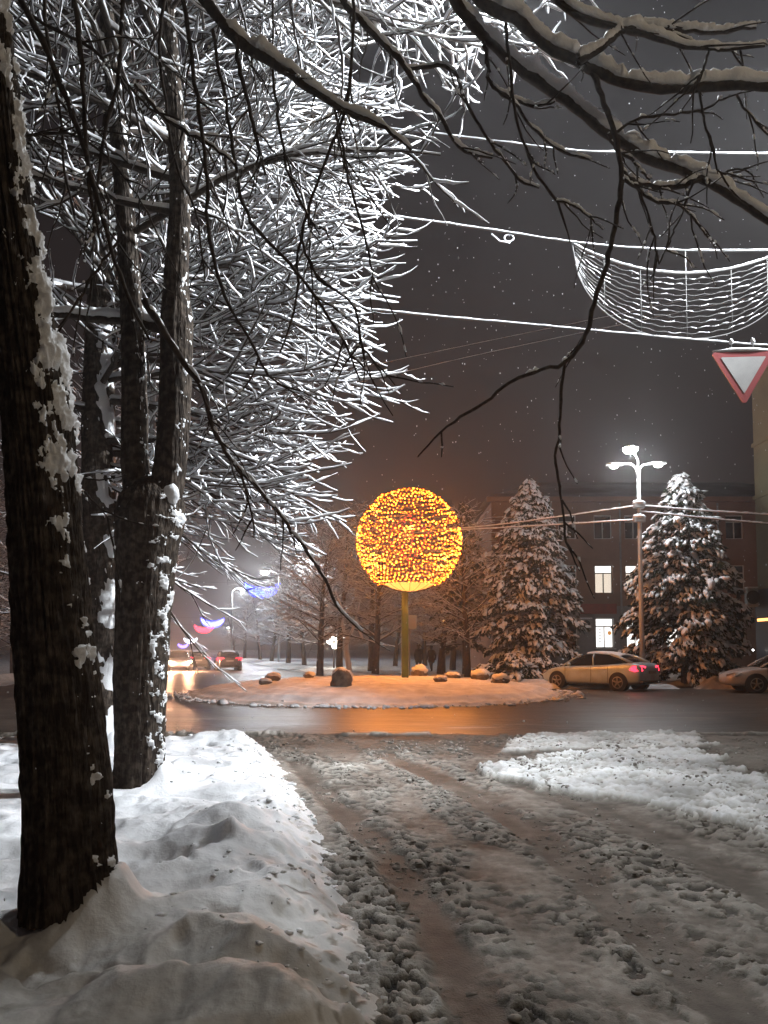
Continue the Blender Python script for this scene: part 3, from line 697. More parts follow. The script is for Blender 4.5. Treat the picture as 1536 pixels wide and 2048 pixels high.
# fine twigs hanging off the traced boughs
rgt = random.Random(5)
tw_p, tw_r = [], []
for k, (dep, sf, line) in enumerate(BR):
    p, r = px_line(line, dep); c, rr_ = resample(p, r, 30)
    for q in range(7 if line[0][0] < 800 else 4):
        i = rgt.randrange(4, 29); t = c[min(i + 1, 29)] - c[i - 1]
        d = side_dir(t, rgt.uniform(0.5, 1.0), rgt.uniform(0, 6.28)); d[2] -= 0.35
        tw = grow(c[i], d, rgt.uniform(0.18, 0.55), 6, 0.14, -0.05, 0.02, rgt)
        tw_p.append(tw); tw_r.append(np.linspace(0.007, 0.003, 7))
V, Fq = tubes(tw_p, tw_r, 5)
tws = np_mesh('twigs', V, [Fq], M['twig'], tree1, local=False); tws['kind'] = 'stuff'
sp_, sr_ = [], []
for k, (p_, r_) in enumerate(zip(tw_p, tw_r)):
    c, r = resample(p_, r_, 26)
    f = fbm(np.arange(26) * 0.30, np.zeros(26) + k * 1.7, 740, 3)
    rs = 0.009 * smooth(0.05, 0.35, f) * (1 + 0.25 * nprs.uniform(-1, 1, 26)); rs[[0, -1]] = 0
    c = c.copy(); c[:, 2] += r * 0.6 + rs * 0.5; sp_.append(c); sr_.append(np.maximum(rs, 0.0003))
V, Fq = tubes(sp_, sr_, 6)
tws2 = np_mesh('twig_snow', V, [Fq], M['snow'], tree1, local=False); tws2['kind'] = 'stuff'

# ---- loose lumps: snow crumbs on the bank, dirty clods on the road
def crumbs(name, pts, sizes, m, seed, label, cat):
    rg = np.random.RandomState(seed)
    a = np.linspace(0, math.pi, 5)[:, None]; b = (np.arange(6) * 2 * math.pi / 6)[None]
    u = np.stack([np.sin(a) * np.cos(b), np.sin(a) * np.sin(b), np.cos(a) + 0 * b], -1).reshape(-1, 3)
    i = np.arange(4)[:, None] * 6; k = np.arange(6)[None]; k2 = (k + 1) % 6
    f = np.stack([i + k, i + 6 + k, i + 6 + k2, i + k2], -1).reshape(-1, 4)
    n = len(pts); sc_ = sizes[:, None, None] * rg.uniform(0.6, 1.4, (n, 1, 3)) * np.array([1.2, 1, 0.6])
    V = pts[:, None, :] + u[None] * (1 + 0.4 * rg.uniform(-1, 1, (n, len(u), 1))) * sc_
    o = np_mesh(name, V.reshape(-1, 3), [(np.arange(n)[:, None, None] * len(u) + f[None]).reshape(-1, 4)], m)
    return tag(o, label, cat, kind='stuff')
def ground_pts(field, n, seed, weight):
    Xg, Yg, Hg = field; rg = np.random.RandomState(seed)
    w = weight(Xg, Yg, Hg).ravel() * (Yg.ravel()) ** 2; w = np.clip(w, 0, None); q = rg.choice(len(w), n, p=w / w.sum())
    return np.stack([Xg.ravel()[q] + rg.normal(0, .01, n), Yg.ravel()[q] + rg.normal(0, .01, n), Hg.ravel()[q]], -1), rg
pp, rg_ = ground_pts(VERGE, 480, 91, lambda x, y, h: np.exp(-np.abs(verge_x(y) - x - 0.25) / 0.35) * (h > 0.02) * (0.25 + smooth(-0.1, 0.3, fbm(x * 1.2, y * 1.2, 93, 2))) * (y > 2.5))
crumbs('snow_crumbs', pp, rg_.gamma(2.0, 0.005, len(pp)) + 0.004, M['snow'], 92, 'loose snow crumbs scattered along the edge of the bank', 'snow crumbs')
pp, rg_ = ground_pts(SLUSH, 6500, 94, lambda x, y, h: (0.04 + smooth(-0.1, 0.35, fbm((x + .21 * y) * 1.9 + 2, (y - .21 * x) * 0.45, 43, 3))) * (x > verge_x(y) - 0.1) * (y < 13.2) * (y > 2.5))
crumbs('slush_clods', pp, rg_.gamma(2.0, 0.0042, len(pp)) + 0.004, mat('dirty_slush_clod', (0.10, 0.09, 0.075), 0.7, noise=(7, (0.36, 0.34, 0.31), 0.36, 0.58)), 95, 'dirty frozen slush clods strewn over the side road', 'slush clods')

# ================================================================== second tree, forked
tree2 = empty('tree', (T2[0], T2[1], ZT2 - 0.1), 0, 'forked tree with two dark stems and snow in its crotch, on the verge', 'tree')
D2 = T2[1]
pts2 = [(T2[0], T2[1], ZT2 - 0.15)]; rads2 = [px_r(94, D2, 1600) + .01]
for (px, py, w) in [(278, 1540, 92), (280, 1400, 96), (286, 1250, 102), (292, 1130, 114), (298, 1040, 132), (302, 1000, 124), (303, 972, 92), (303, 955, 30)]:
    pts2.append(P(px, py, D2)); rads2.append(px_r(w, D2, py))
add_trunk(tree2, pts2, rads2, 600, (0.9, -0.4, 0.1), nz=420, na=110, amp=0.013, thick=0.03, thr=0.72, snow_scale=6.0)
stemL = [(285, 1030, 74), (272, 950, 62), (270, 800, 58), (264, 650, 52), (252, 450, 42), (234, 250, 36), (216, 50, 30), (200, -150, 24), (190, -400, 16), (185, -700, 8)]
stemR = [(322, 1030, 80), (338, 950, 74), (350, 800, 72), (352, 640, 74), (352, 570, 56), (360, 400, 46), (348, 200, 40), (332, 0, 34), (322, -250, 26), (330, -550, 16), (340, -800, 8)]
stems2 = []
for k, (st, dy) in enumerate(((stemL, 0.05), (stemR, -0.05))):
    p, r = px_line([(a, b, w * 0.84) for a, b, w in st], D2 + dy)
    V, N, Fq, TH, S, rr, c = trunk_mesh(p, r, 420, 60, 0.008, 640 + k)
    b = np_mesh('stem', V.reshape(-1, 3), [Fq], M['bark'], tree2, local=False)
    V2, hm = trunk_snow(V, N, TH, S, 660 + k, (0.8, -0.4, 0.35), 0.035, 0.78, 6.0)
    keep = (hm.ravel()[Fq] > 0.001).any(1)
    s = np_mesh('trunk_snow', V2.reshape(-1, 3), [Fq[keep]], M['snow'], b); s.data.transform(Matrix.Translation(-Vector(tree2.location)))
    stems2.append(c)
for k, (px, py, w, hgt) in enumerate([(303, 985, 56, 26), (271, 990, 36, 44), (337, 990, 40, 44)]):
    snow_blob('snow_pad', P(px, py, D2 - 0.17), px_r(w, D2, py), 0.07, px_r(hgt, D2, py), tree2, 680 + k)
SPEC2 = dict(limbs=17, t0=0.30, az=lambda rg, k: rg.choice([rg.gauss(0.2, 0.7), rg.gauss(3.2, 0.9), rg.uniform(-3.1, 0)]), el0=0.25, el1=0.7, L0=3.2, L1=2.2,
             zb=(0.0, -0.10), r=0.035, subs=9, L2=1.3, r2=0.014, zb2=(-0.06, 0.02), tw=4, L3=0.55, r3=0.006, zb3=(-0.06, 0.05))
def crown_parts(root, stems, spec, seed, rs_thick, rs_thin, sides=(6, 4, 5)):
    rg = random.Random(seed); A, B, Cc, D = [], [], [], []
    for st in stems:
        a, b, c, d = crown(st, spec, rg); A += a; B += b; Cc += c; D += d
    V1, F1 = tubes(A, B, sides[0]); V2, F2 = tubes(Cc, D, sides[1])
    cr = np_mesh('crown', np.concatenate([V1, V2]), [F1, F2 + len(V1)], M['twig'], root, local=False)
    V1, F1 = snow_tubes(A, B, rs_thick, sides[2]); V2, F2 = snow_tubes(Cc, D, rs_thin, sides[2])
    s = np_mesh('branch_snow', np.concatenate([V1, V2]), [F1, F2 + len(V1)], M['snow_branch'], cr)
    s.data.transform(Matrix.Translation(-Vector(root.location)))
    return cr
SPEC1 = dict(limbs=15, t0=0.05, az=lambda rg, k: rg.gauss(1.5, 0.45), el0=0.25, el1=0.7, L0=4.2, L1=3.2, zb=(0.0, -0.07), r=0.045, subs=12, L2=1.5, r2=0.014,
             zb2=(-0.06, 0.02), tw=5, L3=0.6, r3=0.006, zb3=(-0.06, 0.04))
crown_parts(tree1, [np.array([(pts1[-3][0], 4.05, 6.3), (pts1[-2][0], 4.1, 7.4), (pts1[-1][0], 4.2, 8.6), (pts1[-1][0] + .2, 4.3, 9.6)])], SPEC1, 22, lambda r: 0.45 * r + 0.014, lambda r: 0.5 * r + 0.011)
crown_parts(tree2, stems2, SPEC2, 21, lambda r: 0.45 * r + 0.014, lambda r: 0.5 * r + 0.012)
SPEC2_SHADE = dict(limbs=9, t0=0.0, az=lambda rg, k: rg.gauss(0.30, 0.35), el0=0.12, el1=0.2, L0=4.4, L1=4.0, zb=(0.0, -0.02), r=0.04, subs=15, L2=1.5, r2=0.015,
              zb2=(0.0, 0.03), tw=5, L3=0.6, r3=0.007, zb3=(-0.02, 0.05))
crown_parts(tree2, [np.array([(stems2[1][-1][0], D2, 8.9), (stems2[1][-1][0], D2, 9.6), (stems2[1][-1][0], D2, 10.4)])], SPEC2_SHADE, 24, lambda r: 0.45 * r + 0.014, lambda r: 0.5 * r + 0.016)  # unseen upper limbs added to shade the near ground from the lamp
p, r = px_line([(330, 660, 26), (290, 648, 24), (200, 640, 20), (100, 628, 15), (20, 620, 9)], D2 + 0.1); bough(tree2, p, r, 0.9, 'branch', 90)

# ================================================================== the white tree behind them, lit by the assumed lamp
tree3 = empty('tree', (T3[0], T3[1], ZT3 - 0.1), 0, 'broad tree whose every branch is thick with white lamplit snow', 'tree')
D3 = T3[1]
p3 = [(T3[0], T3[1], ZT3 - 0.15), P(205, 1300, D3), P(200, 1100, D3), P(196, 900, D3), P(200, 700, D3), P(215, 450, D3), P(232, 200, D3), P(245, 0, D3), P(250, -300, D3), P(252, -550, D3)]
r3 = [0.30, 0.24, 0.23, 0.24, 0.22, 0.19, 0.16, 0.13, 0.08, 0.03]
_, c3 = add_trunk(tree3, p3, r3, 800, (0.9, -0.5, 0.1), nz=200, na=48, thick=0.04, thr=0.6)
def az3(rg, k):
    return rg.choice([rg.gauss(-0.05, 0.42), rg.gauss(-0.05, 0.42), rg.gauss(-0.6, 0.6), rg.uniform(-math.pi, math.pi)])
SPEC3 = dict(limbs=76, t0=0.235, az=az3, el0=0.0, el1=0.60, L0=3.3, L1=4.5, zb=(-0.005, -0.05), r=0.055, subs=16, L2=2.3, r2=0.018, a2=(0.30, 0.78), a3=(0.3, 0.75), wob=0.10,
             zb2=(-0.07, 0.13), tw=5, L3=0.85, r3=0.009, zb3=(-0.05, 0.17))
crown_parts(tree3, [c3], SPEC3, 34, lambda r: 0.35 * r + 0.022, lambda r: 0.3 * r + 0.0165, sides=(6, 4, 5))

SPEC3B = dict(limbs=9, t0=0.0, az=lambda rg, k: rg.gauss(0.05, 0.5), el0=-0.35, el1=-0.2, L0=2.6, L1=3.0, zb=(-0.05, 0.03), r=0.03, subs=6, L2=1.1, r2=0.012, a2=(0.25, 0.6), a3=(0.22, 0.55), wob=0.06,
              zb2=(-0.08, 0.10), tw=2, L3=0.5, r3=0.007, zb3=(-0.04, 0.12))
crown_parts(tree3, [np.array([P(200, 1080, D3), P(196, 960, D3), P(198, 840, D3)])], SPEC3B, 35, lambda r: 0.35 * r + 0.014, lambda r: 0.25 * r + 0.013, sides=(6, 3, 5))
# ================================================================== far bare trees (shared meshes)
def far_tree(seed, H, spread, thin=0.017):
    root = empty('bare_tree')
    rg = random.Random(seed)
    st = grow((0, 0, -0.1), (rg.gauss(0, .04), rg.gauss(0, .04), 1), H * 0.9, 12, 0.035, 0, 0, rg)
    V, Fq = tubes([st], [np.linspace(0.24, 0.04, 13)], 9)
    np_mesh('trunk', V, [Fq], M['bark'], root)
    spec = dict(limbs=26, t0=0.22, az=lambda r, k: k * 2.4 + r.gauss(0, .3), el0=0.35, el1=0.95, L0=spread, L1=spread * 0.65, zb=(0.0, -0.04), r=0.06, subs=9, L2=1.7, r2=0.018,
                zb2=(-0.02, 0.06), tw=4, L3=0.8, r3=0.010, zb3=(-0.02, 0.06))
    A, B, Cc, D = crown(st, spec, rg)
    V1, F1 = tubes(A, B, 4); V2, F2 = tubes(Cc, D, 3)
    np_mesh('crown', np.concatenate([V1, V2]), [F1, F2 + len(V1)], M['twig'], root)
    V1, F1 = snow_tubes(A, B, lambda r: 0.4 * r + 0.02, 4); V2, F2 = snow_tubes(Cc, D, thin, 3)
    np_mesh('branch_snow', np.concatenate([V1, V2]), [F1, F2 + len(V1)], M['snow_branch'], root)
    return root
protos = [far_tree(901, 9.0, 3.3), far_tree(902, 10.5, 3.8), far_tree(903, 8.2, 3.0)]
used = [False] * 3
def put_tree(kind, x, y, s, label, group=None, z=0.05):
    o = protos[kind] if not used[kind] else copy_tree(protos[kind])
    used[kind] = True
    o.location = (x, y, z); o.rotation_euler = (0, 0, rnd.uniform(0, 6.28)); o.scale = (s, s, s)
    tag(o, label, 'tree', group)
    if group is None and 'group' in o: del o['group']
    return o
rl = 'snow dusted bare tree in the row on the park side of the avenue'
for k, y in enumerate([43, 51, 58, 66, 75, 86, 99, 115, 134]):
    put_tree(k % 3, av_r(y) + 2.6 + rnd.uniform(-.4, .4), y, rnd.uniform(0.92, 1.1), rl, 'trees along the park side of the avenue')
rl = 'hazy bare tree in the row across the avenue from the park'
for k, y in enumerate([40, 52, 66, 80, 96, 115, 138]):
    put_tree((k + 1) % 3, av_l(y) - 3.5 + rnd.uniform(-.6, .6), y, rnd.uniform(0.95, 1.15), rl, 'trees on the far side of the avenue')
rl = 'dark bare tree in the park behind the glowing ball'
for k, (px, y) in enumerate([(640, 46), (742, 50), (880, 44), (790, 60), (935, 40), (850, 66), (905, 54)]):
    x = P(px, 1297, y)[0]; put_tree(k % 3, x, y, rnd.uniform(0.82, 1.0), rl, 'dark trees in the park behind the ball')
for k, (px, y) in enumerate([(120, 36), (30, 44), (-60, 34)]):
    x = P(px, 1297, y)[0]; put_tree(k % 3, x, y, 1.0, 'bare tree on the snowy corner left of the crossing', 'trees on the left corner of the crossing')
# next trees of the near row, beyond the white tree
t4 = put_tree(1, -9.2, 24.0, 1.0, 'bare snowy tree in the near row beyond the broad white one')
# pale forked tree, snow plastered on its stem
fx, fy = P(700, 1297, 44)[0], 44.0
ft = empty('forked_tree', (fx, fy, 0.05), 0, 'slim forked trunk plastered white with snow, left of the ball pole', 'tree')
MB().tube([P(700, 1346, 44), P(694, 1310, 44), P(693, 1290, 44), P(696, 1272, 44)], [.17, .15, .14, .14], 10).build('trunk', M['snow'], ft, True).data.transform(Matrix.Translation(-Vector(ft.location)))
for br in ([(696, 1275), (688, 1262), (685, 1245), (688, 1230), (680, 1205), (670, 1180)], [(696, 1275), (704, 1262), (709, 1248), (713, 1236), (716, 1222), (722, 1195)], [(712, 1240), (728, 1286), (735, 1282)]):
    p = [P(a, b, 44) for a, b in br]; n = len(p)
    MB().tube(p, list(np.linspace(.11, .03, n)), 8).build('branch', M['snow_branch'], ft, True).data.transform(Matrix.Translation(-Vector(ft.location)))

# ================================================================== conifers under snow
def conifer(name, loc, H, R0, n, seed, label, base=0.6, apex=0.0, lean=(0, 0), snowp=0.85):
    root = empty(name, loc, 0, label, 'tree'); rg = np.random.RandomState(seed)
    MB().tube([(0, 0, -0.1), (0.03, 0, H * 0.35), (0.0, 0.03, H * 0.95)], [0.17, 0.13, 0.02], 10).build('trunk', M['bark'], root, True)
    # unit spray: a drooping fan of leaflets
    leaf = []; lf = []
    for j, a in enumerate(np.linspace(-0.75, 0.75, 6)):
        b = len(leaf); L = 1.0 - 0.25 * abs(a)
        ca, sa = math.cos(a), math.sin(a)
        for (u, wv, z) in ((0, 0.03, 0), (0.45, 0.13, 0.02), (1.0, 0.0, -0.34), (0.45, -0.13, -0.06)):
            leaf.append((L * u * ca - wv * sa, L * u * sa + wv * ca, z - 0.1 * abs(a)))
        lf.append((b, b + 1, b + 2, b + 3))
    leaf = np.array(leaf); lf = np.array(lf)
    pa = np.linspace(0, math.pi, 5)[:, None]; pb = (np.arange(7) * 2 * math.pi / 7)[None]
    pad = np.stack([np.sin(pa) * np.cos(pb), np.sin(pa) * np.sin(pb), np.cos(pa) + 0 * pb], -1).reshape(-1, 3)
    i = np.arange(4)[:, None] * 7; k = np.arange(7)[None]; k2 = (k + 1) % 7
    padf = np.stack([i + k, i + 7 + k, i + 7 + k2, i + k2], -1).reshape(-1, 4)
    LV, LF, SV, SF = [], [], [], []; nb = 0; sb = 0
    nbough = max(14, n // 42); per = n // nbough
    for q in range(nbough):
        t = ((q + rg.rand()) / nbough) ** 0.92
        hz = base + (H - base) * t
        Rm = R0 * (math.sin(min(1, (1 - t) * 1.25 + 0.02) * math.pi / 2) ** 0.85) * rg.uniform(0.72, 1.12) + 0.05
        Rm *= smooth(-0.12, 0.18, np.float64(t)) * 0.3 + 0.7
        az = q * 2.399 + rg.normal(0, 0.25)
        rise = rg.uniform(0.10, 0.35); droop = rg.uniform(0.25, 0.55)
        for w in range(per):
            u = 0.30 + 0.72 * rg.rand() ** 0.75
            rad = Rm * u; side = rg.normal(0, 0.20) * (0.35 + 0.5 * Rm) * (1.25 - 0.55 * u)
            zz = hz + Rm * (rise * u - droop * u * u) - abs(side) * 0.35 + rg.normal(0, 0.05)
            s = rg.uniform(0.13, 0.30) * (1 - 0.25 * t) * (0.8 + 0.12 * R0)
            c = np.array([rad * math.cos(az) - side * math.sin(az) + lean[0] * t, rad * math.sin(az) + side * math.cos(az) + lean[1] * t, zz])
            pit = -0.15 - droop * u + rg.normal(0, 0.3); a2 = az + side * 0.7 + rg.normal(0, 0.45); roll = rg.normal(0, 0.45)
            Mx = np.array(Matrix.Rotation(a2, 3, 'Z') @ Matrix.Rotation(-pit, 3, 'Y') @ Matrix.Rotation(roll, 3, 'X'))
            LV.append(leaf @ Mx.T * s * 1.25 + c); LF.append(lf + nb); nb += len(leaf)
            if rg.rand() < snowp * (0.55 + 0.45 * u):
                sc_ = np.array([0.55, 0.30, 0.15]) * s * rg.uniform(0.55, 1.55)
                pv = pad * sc_ * (1 + 0.45 * rg.uniform(-1, 1, (len(pad), 1))) + np.array([0.45 * s, 0, 0.0])
                pv[:, 2] -= 0.5 * np.maximum(pv[:, 0] - 0.35 * s, 0)
                SV.append(pv @ Mx.T + c + np.array([0, 0, 0.09 * s + 0.015])); SF.append(padf + sb); sb += len(pad)
    f = np_mesh('foliage', np.concatenate(LV), [np.concatenate(LF)], M['conifer'], root, smooth_=False); f['kind'] = 'stuff'
    s = np_mesh('snow_cover', np.concatenate(SV), [np.concatenate(SF)], M['snow_branch'], root); s['kind'] = 'stuff'
    return root
cx = P(1062, 1297, 40.0)[0]
conifer('conifer', (cx, 40.0, 0.1), 10.3, 2.7, 7600, 61, 'bushy snow covered conifer between the glowing ball and the lit windows', base=1.3)
cx = P(1368, 1297, 33.0)[0]
conifer('conifer', (cx, 33.0, 0.1), 9.0, 2.45, 7600, 62, 'tall snow laden conifer beside the triple street lamp', base=0.5)
cx = P(930, 1297, 44)[0]
conifer('conifer', (cx, 44, 0.1), 9.9, 1.75, 2400, 63, 'narrow dark conifer right behind the glowing ball', base=1.6, snowp=0.25)
for k, (px, y, hgt, rr) in enumerate([(1030, 35.5, 1.3, 1.6), (1085, 36.5, 1.1, 1.3), (1250, 37.5, 1.5, 1.0)]):
    conifer('shrub', (P(px, 1297, y)[0], y, 0.05), hgt, rr, 620, 70 + k, ['low dark evergreen shrub under the bushy conifer', 'low dark evergreen shrub by the wall, partly behind the silver sedan', 'rounded snowy shrub under the lit ground floor window'][k], base=0.15)
# ================================================================== glowing ball on a post
BY = 27.7
bc = Vector(P(818, 1081, BY)); BRAD = 105 / F_PX * BY * 1.0
ball = empty('light_ball', (P(810, 1297, BY)[0], BY, 0.4), 0, 'glowing orange ball of string lights on a green post', 'light sculpture')
def loc(v, o): return tuple(Vector(v) - Vector(o.location))
M['post_green'] = mat('green_post_paint', (0.10, 0.17, 0.02), 0.5, noise=(5, (0.06, 0.11, 0.015), 0.4, 0.7))
M['bulb'] = emis('warm_bulb', (1.0, 0.20, 0.010), 60)
M['bulb_dim'] = emis('amber_bulb', (1.0, 0.125, 0.005), 20)
M['strand'] = mat('strand_cable', (0.22, 0.14, 0.08), 0.6)
M['bulb_red'] = emis('red_bulb', (1.0, 0.05, 0.06), 1.1)
pz = island_z(ball.location.x, BY) if False else 0.5
MB().tube([(0, 0, -0.2), (0, 0, 2.0), (0, 0, bc.z - BRAD * 0.98 - 0.4)], [0.13, 0.125, 0.12], 16).build('post', M['post_green'], ball, True)
bl = Vector(loc(bc, ball))
fr = MB()
for k in range(8):
    a = math.pi * k / 8
    fr.tube([(bl.x + BRAD * math.cos(t) * math.cos(a), bl.y + BRAD * math.cos(t) * math.sin(a), bl.z + BRAD * math.sin(t)) for t in np.linspace(0, 2 * math.pi, 41)], 0.007, 4)
fr.build('frame', mat('rusty_frame', (0.03, 0.015, 0.01), 0.5, 0.4), ball, True)
oct_v = np.array([(1, 0, 0), (-1, 0, 0), (0, 1, 0), (0, -1, 0), (0, 0, 1), (0, 0, -1)], float)
oct_f = np.array([(0, 2, 4), (2, 1, 4), (1, 3, 4), (3, 0, 4), (2, 0, 5), (1, 2, 5), (3, 1, 5), (0, 3, 5)])
def bulbs(name, pts, rad, m, parent):
    pts = np.asarray(pts); rs = (rad * nprs.uniform(0.75, 1.35, len(pts)))[:, None, None]
    V = (pts[:, None, :] + oct_v[None] * rs).reshape(-1, 3)
    Fq = (np.arange(len(pts))[:, None, None] * 6 + oct_f[None]).reshape(-1, 3)
    o = np_mesh(name, V, [Fq], m, parent); o['kind'] = 'stuff'; return o
rows = 24
for j in range(rows):
    la = -0.98 + (1.36 + 0.98) * (j + 0.5) / rows
    rj = BRAD * math.cos(la); n = int(2 * math.pi * rj / 0.15)
    ph = nprs.rand() * 6; pts = []; wire = []
    for k in range(n):
        a = 2 * math.pi * k / n
        g = fbm(np.array(math.cos(a) * 2.2 + j * 3.3), np.array(math.sin(a) * 2.2), 950, 2)
        zz = bl.z + BRAD * math.sin(la + 0.022 * math.sin(a * 5 + ph) + nprs.normal(0, 0.020))
        p = (bl.x + rj * math.cos(a), bl.y + rj * math.sin(a), zz)
        wire.append(p)
        lim = 0.02 if j in (13, 15, 16, 18) else 0.30
        if g < lim: pts.append((p[0] * 1, p[1], p[2] - 0.02))
    w = MB().tube(wire + [wire[0]], 0.007, 4).build('light_strand', M['strand'], ball, True)
    if pts:
        pick = nprs.rand(len(pts)) < 0.36; pts = np.array(pts)
        bulbs('bulbs', pts[pick], 0.022, M['bulb'], w); bulbs('amber_bulbs', pts[~pick], 0.019, M['bulb_dim'], w)
pts = [(bl.x + 0.75 * math.cos(t * 2.6) * math.sin(max(0.05, t / 40 * math.pi)), bl.y + 0.75 * math.sin(t * 2.6) * math.sin(t / 40 * math.pi), bl.z - 0.75 + 1.7 * t / 40) for t in np.linspace(0, 40, 150)]
bulbs('core_lights', pts, 0.026, M['bulb_red'], ball)
for k in range(8):            # the light the bulbs throw
    a_ = k * math.pi / 4; l_ = -0.45 if k % 2 else 0.1
    light('bulb_light', (bl.x + BRAD * 1.02 * math.cos(l_) * math.cos(a_), bl.y + BRAD * 1.02 * math.cos(l_) * math.sin(a_), bl.z + BRAD * math.sin(l_)), 270, (1.0, 0.32, 0.05), 0.10, ball)
# snow caught in the bottom of the ball
nl, no = 12, 40
a = np.linspace(0, 0.52, nl)[:, None]; b = (np.arange(no) * 2 * math.pi / no)[None]
V = np.stack([bl.x + BRAD * 0.97 * np.sin(a) * np.cos(b), bl.y + BRAD * 0.97 * np.sin(a) * np.sin(b), bl.z - BRAD * 0.97 * np.cos(a) + 0 * b], -1)
V2 = V.copy(); V2[..., 2] = bl.z - BRAD * 0.97 * math.cos(0.56) + 0.05 * fbm(V[..., 0] * 3, V[..., 1] * 3, 960, 3) + 0.02
i = np.arange(nl - 1)[:, None] * no; k = np.arange(no)[None]; k2 = (k + 1) % no
Fq = np.stack([i + k, i + k2, i + no + k2, i + no + k], -1).reshape(-1, 4)
m = mat('snow_in_ball', (0.8, 0.8, 0.8), 0.6); nt = m.node_tree
tr = nt.nodes.new('ShaderNodeBsdfTranslucent'); tr.inputs[0].default_value = (0.85, 0.8, 0.7, 1); mx = nt.nodes.new('ShaderNodeMixShader'); mx.inputs[0].default_value = 0.55
nt.links.new(nt.nodes['Principled BSDF'].outputs[0], mx.inputs[1]); nt.links.new(tr.outputs[0], mx.inputs[2]); nt.links.new(mx.outputs[0], nt.nodes['Material Output'].inputs[0])
np_mesh('snow_cap', V.reshape(-1, 3), [Fq], m, ball)

# stones on the island, snow capped
M['stone'] = mat('stone', (0.20, 0.17, 0.14), 0.85, noise=(6, (0.09, 0.075, 0.06), 0.4, 0.65), bump=(8, 0.9, 0.05, 1))
IX, IY, IH = ISL
def iz(x, y): q = np.argmin((IX.ravel() - x) ** 2 + (IY.ravel() - y) ** 2); return float(IH.ravel()[q])
stone_lab = {0: 'rounded dark stone, its bare face showing, on the snowy island', 4: 'snow covered stone lump at the foot of the green post'}
for k, (px, py, w, hg) in enumerate(ROCKS):
    gy = None
    for z in (0.5, 0.45, 0.4, 0.35):
        gx, gy = G(px, py, z)
        if gy and (gx - RC[0]) ** 2 + (gy - RC[1]) ** 2 < (RR * .93) ** 2 and abs(iz(gx, gy) - z) < 0.08: break
    if (gx - RC[0]) ** 2 + (gy - RC[1]) ** 2 > (RR * .9) ** 2 or gy > 32:
        gy = min(gy, 31.0); gx = P(px, 1297, gy)[0]
    z0 = iz(gx, gy)
    r = empty('stone', (gx, gy, z0), 0, stone_lab.get(k, 'small snow capped stone lying on the roundabout island'), 'stone', None if k in stone_lab else 'stones on the roundabout island')
    snow_blob('rock', (gx, gy, z0 + hg * 0.3), w * 0.85, w * 0.75, hg * (0.8 if k == 0 else 0.6), r, 1000 + k, M['stone'])
    snow_blob('snow_cap', (gx + 0.02, gy + (0.14 if k == 0 else 0.03), z0 + hg * 0.62), w * 0.85, w * 0.75, hg * 0.62, r, 1030 + k)

ang_ = nprs.uniform(0, 6.283, 900); rad_ = RR * nprs.normal(1.005, 0.035, 900)
cx_, cy_ = RC[0] + rad_ * np.cos(ang_), RC[1] + rad_ * np.sin(ang_)
crumbs('kerb_slush', np.stack([cx_, cy_, np.full(900, 0.03)], -1), nprs.gamma(1.4, 0.02, 900) + 0.008, M['snow'], 97, 'crumbling slush lumps round the rim of the roundabout island', 'slush clods')
# ================================================================== street lamps
LED = (0.93, 0.97, 1.0)
M['lamp_glow'] = emis('led_glow', (0.95, 1.0, 0.97), 60)
M['lamp_body'] = mat('lamp_paint', (0.45, 0.46, 0.46), 0.45, 0.2)
def lamp_head(parent, tip, d, power, glow, radius=0.1, name='lamp_head', on=True, bs=1.0):
    """flat LED head at 'tip', pointing along horizontal dir d"""
    d = Vector((d[0], d[1], 0)).normalized(); n = Vector((-d.y, d.x, 0)); tip = Vector(tip)
    b = MB(); ring = []
    for (u, w, z) in ((-0.1, 0.05, 0), (0.1, 0.14, 0.02), (0.45, 0.15, 0.0), (0.6, 0.06, -0.02), (0.6, -0.06, -0.02), (0.45, -0.15, 0), (0.1, -0.14, 0.02), (-0.1, -0.05, 0)):
        ring.append(tip + d * u + n * w + Vector((0, 0, z)))
    lo = [v - Vector((0, 0, 0.07)) for v in ring]
    b.add(ring + lo, [tuple(range(8)), tuple(range(15, 7, -1))] + [(i, i + 8, (i + 1) % 8 + 8, (i + 1) % 8) for i in range(8)])
    hd = b.build(name, M['lamp_body'], parent)
    g = MB()
    c = tip + d * 0.28 - Vector((0, 0, 0.075))
    g.lathe([(0.001, -0.12 * bs), (0.10 * bs, -0.10 * bs), (0.15 * bs, -0.05 * bs), (0.16 * bs, 0.0)], 12, 'z', tuple(c), cap=False)
    if on:
        g.build('lens', glow, hd, True)
        light('lamp_light', c - Vector((0, 0, 0.13 + 0.12 * bs)), power, LED, radius, parent)
    else:
        g.build('lens', M['lamp_body'], hd, True)
    return hd
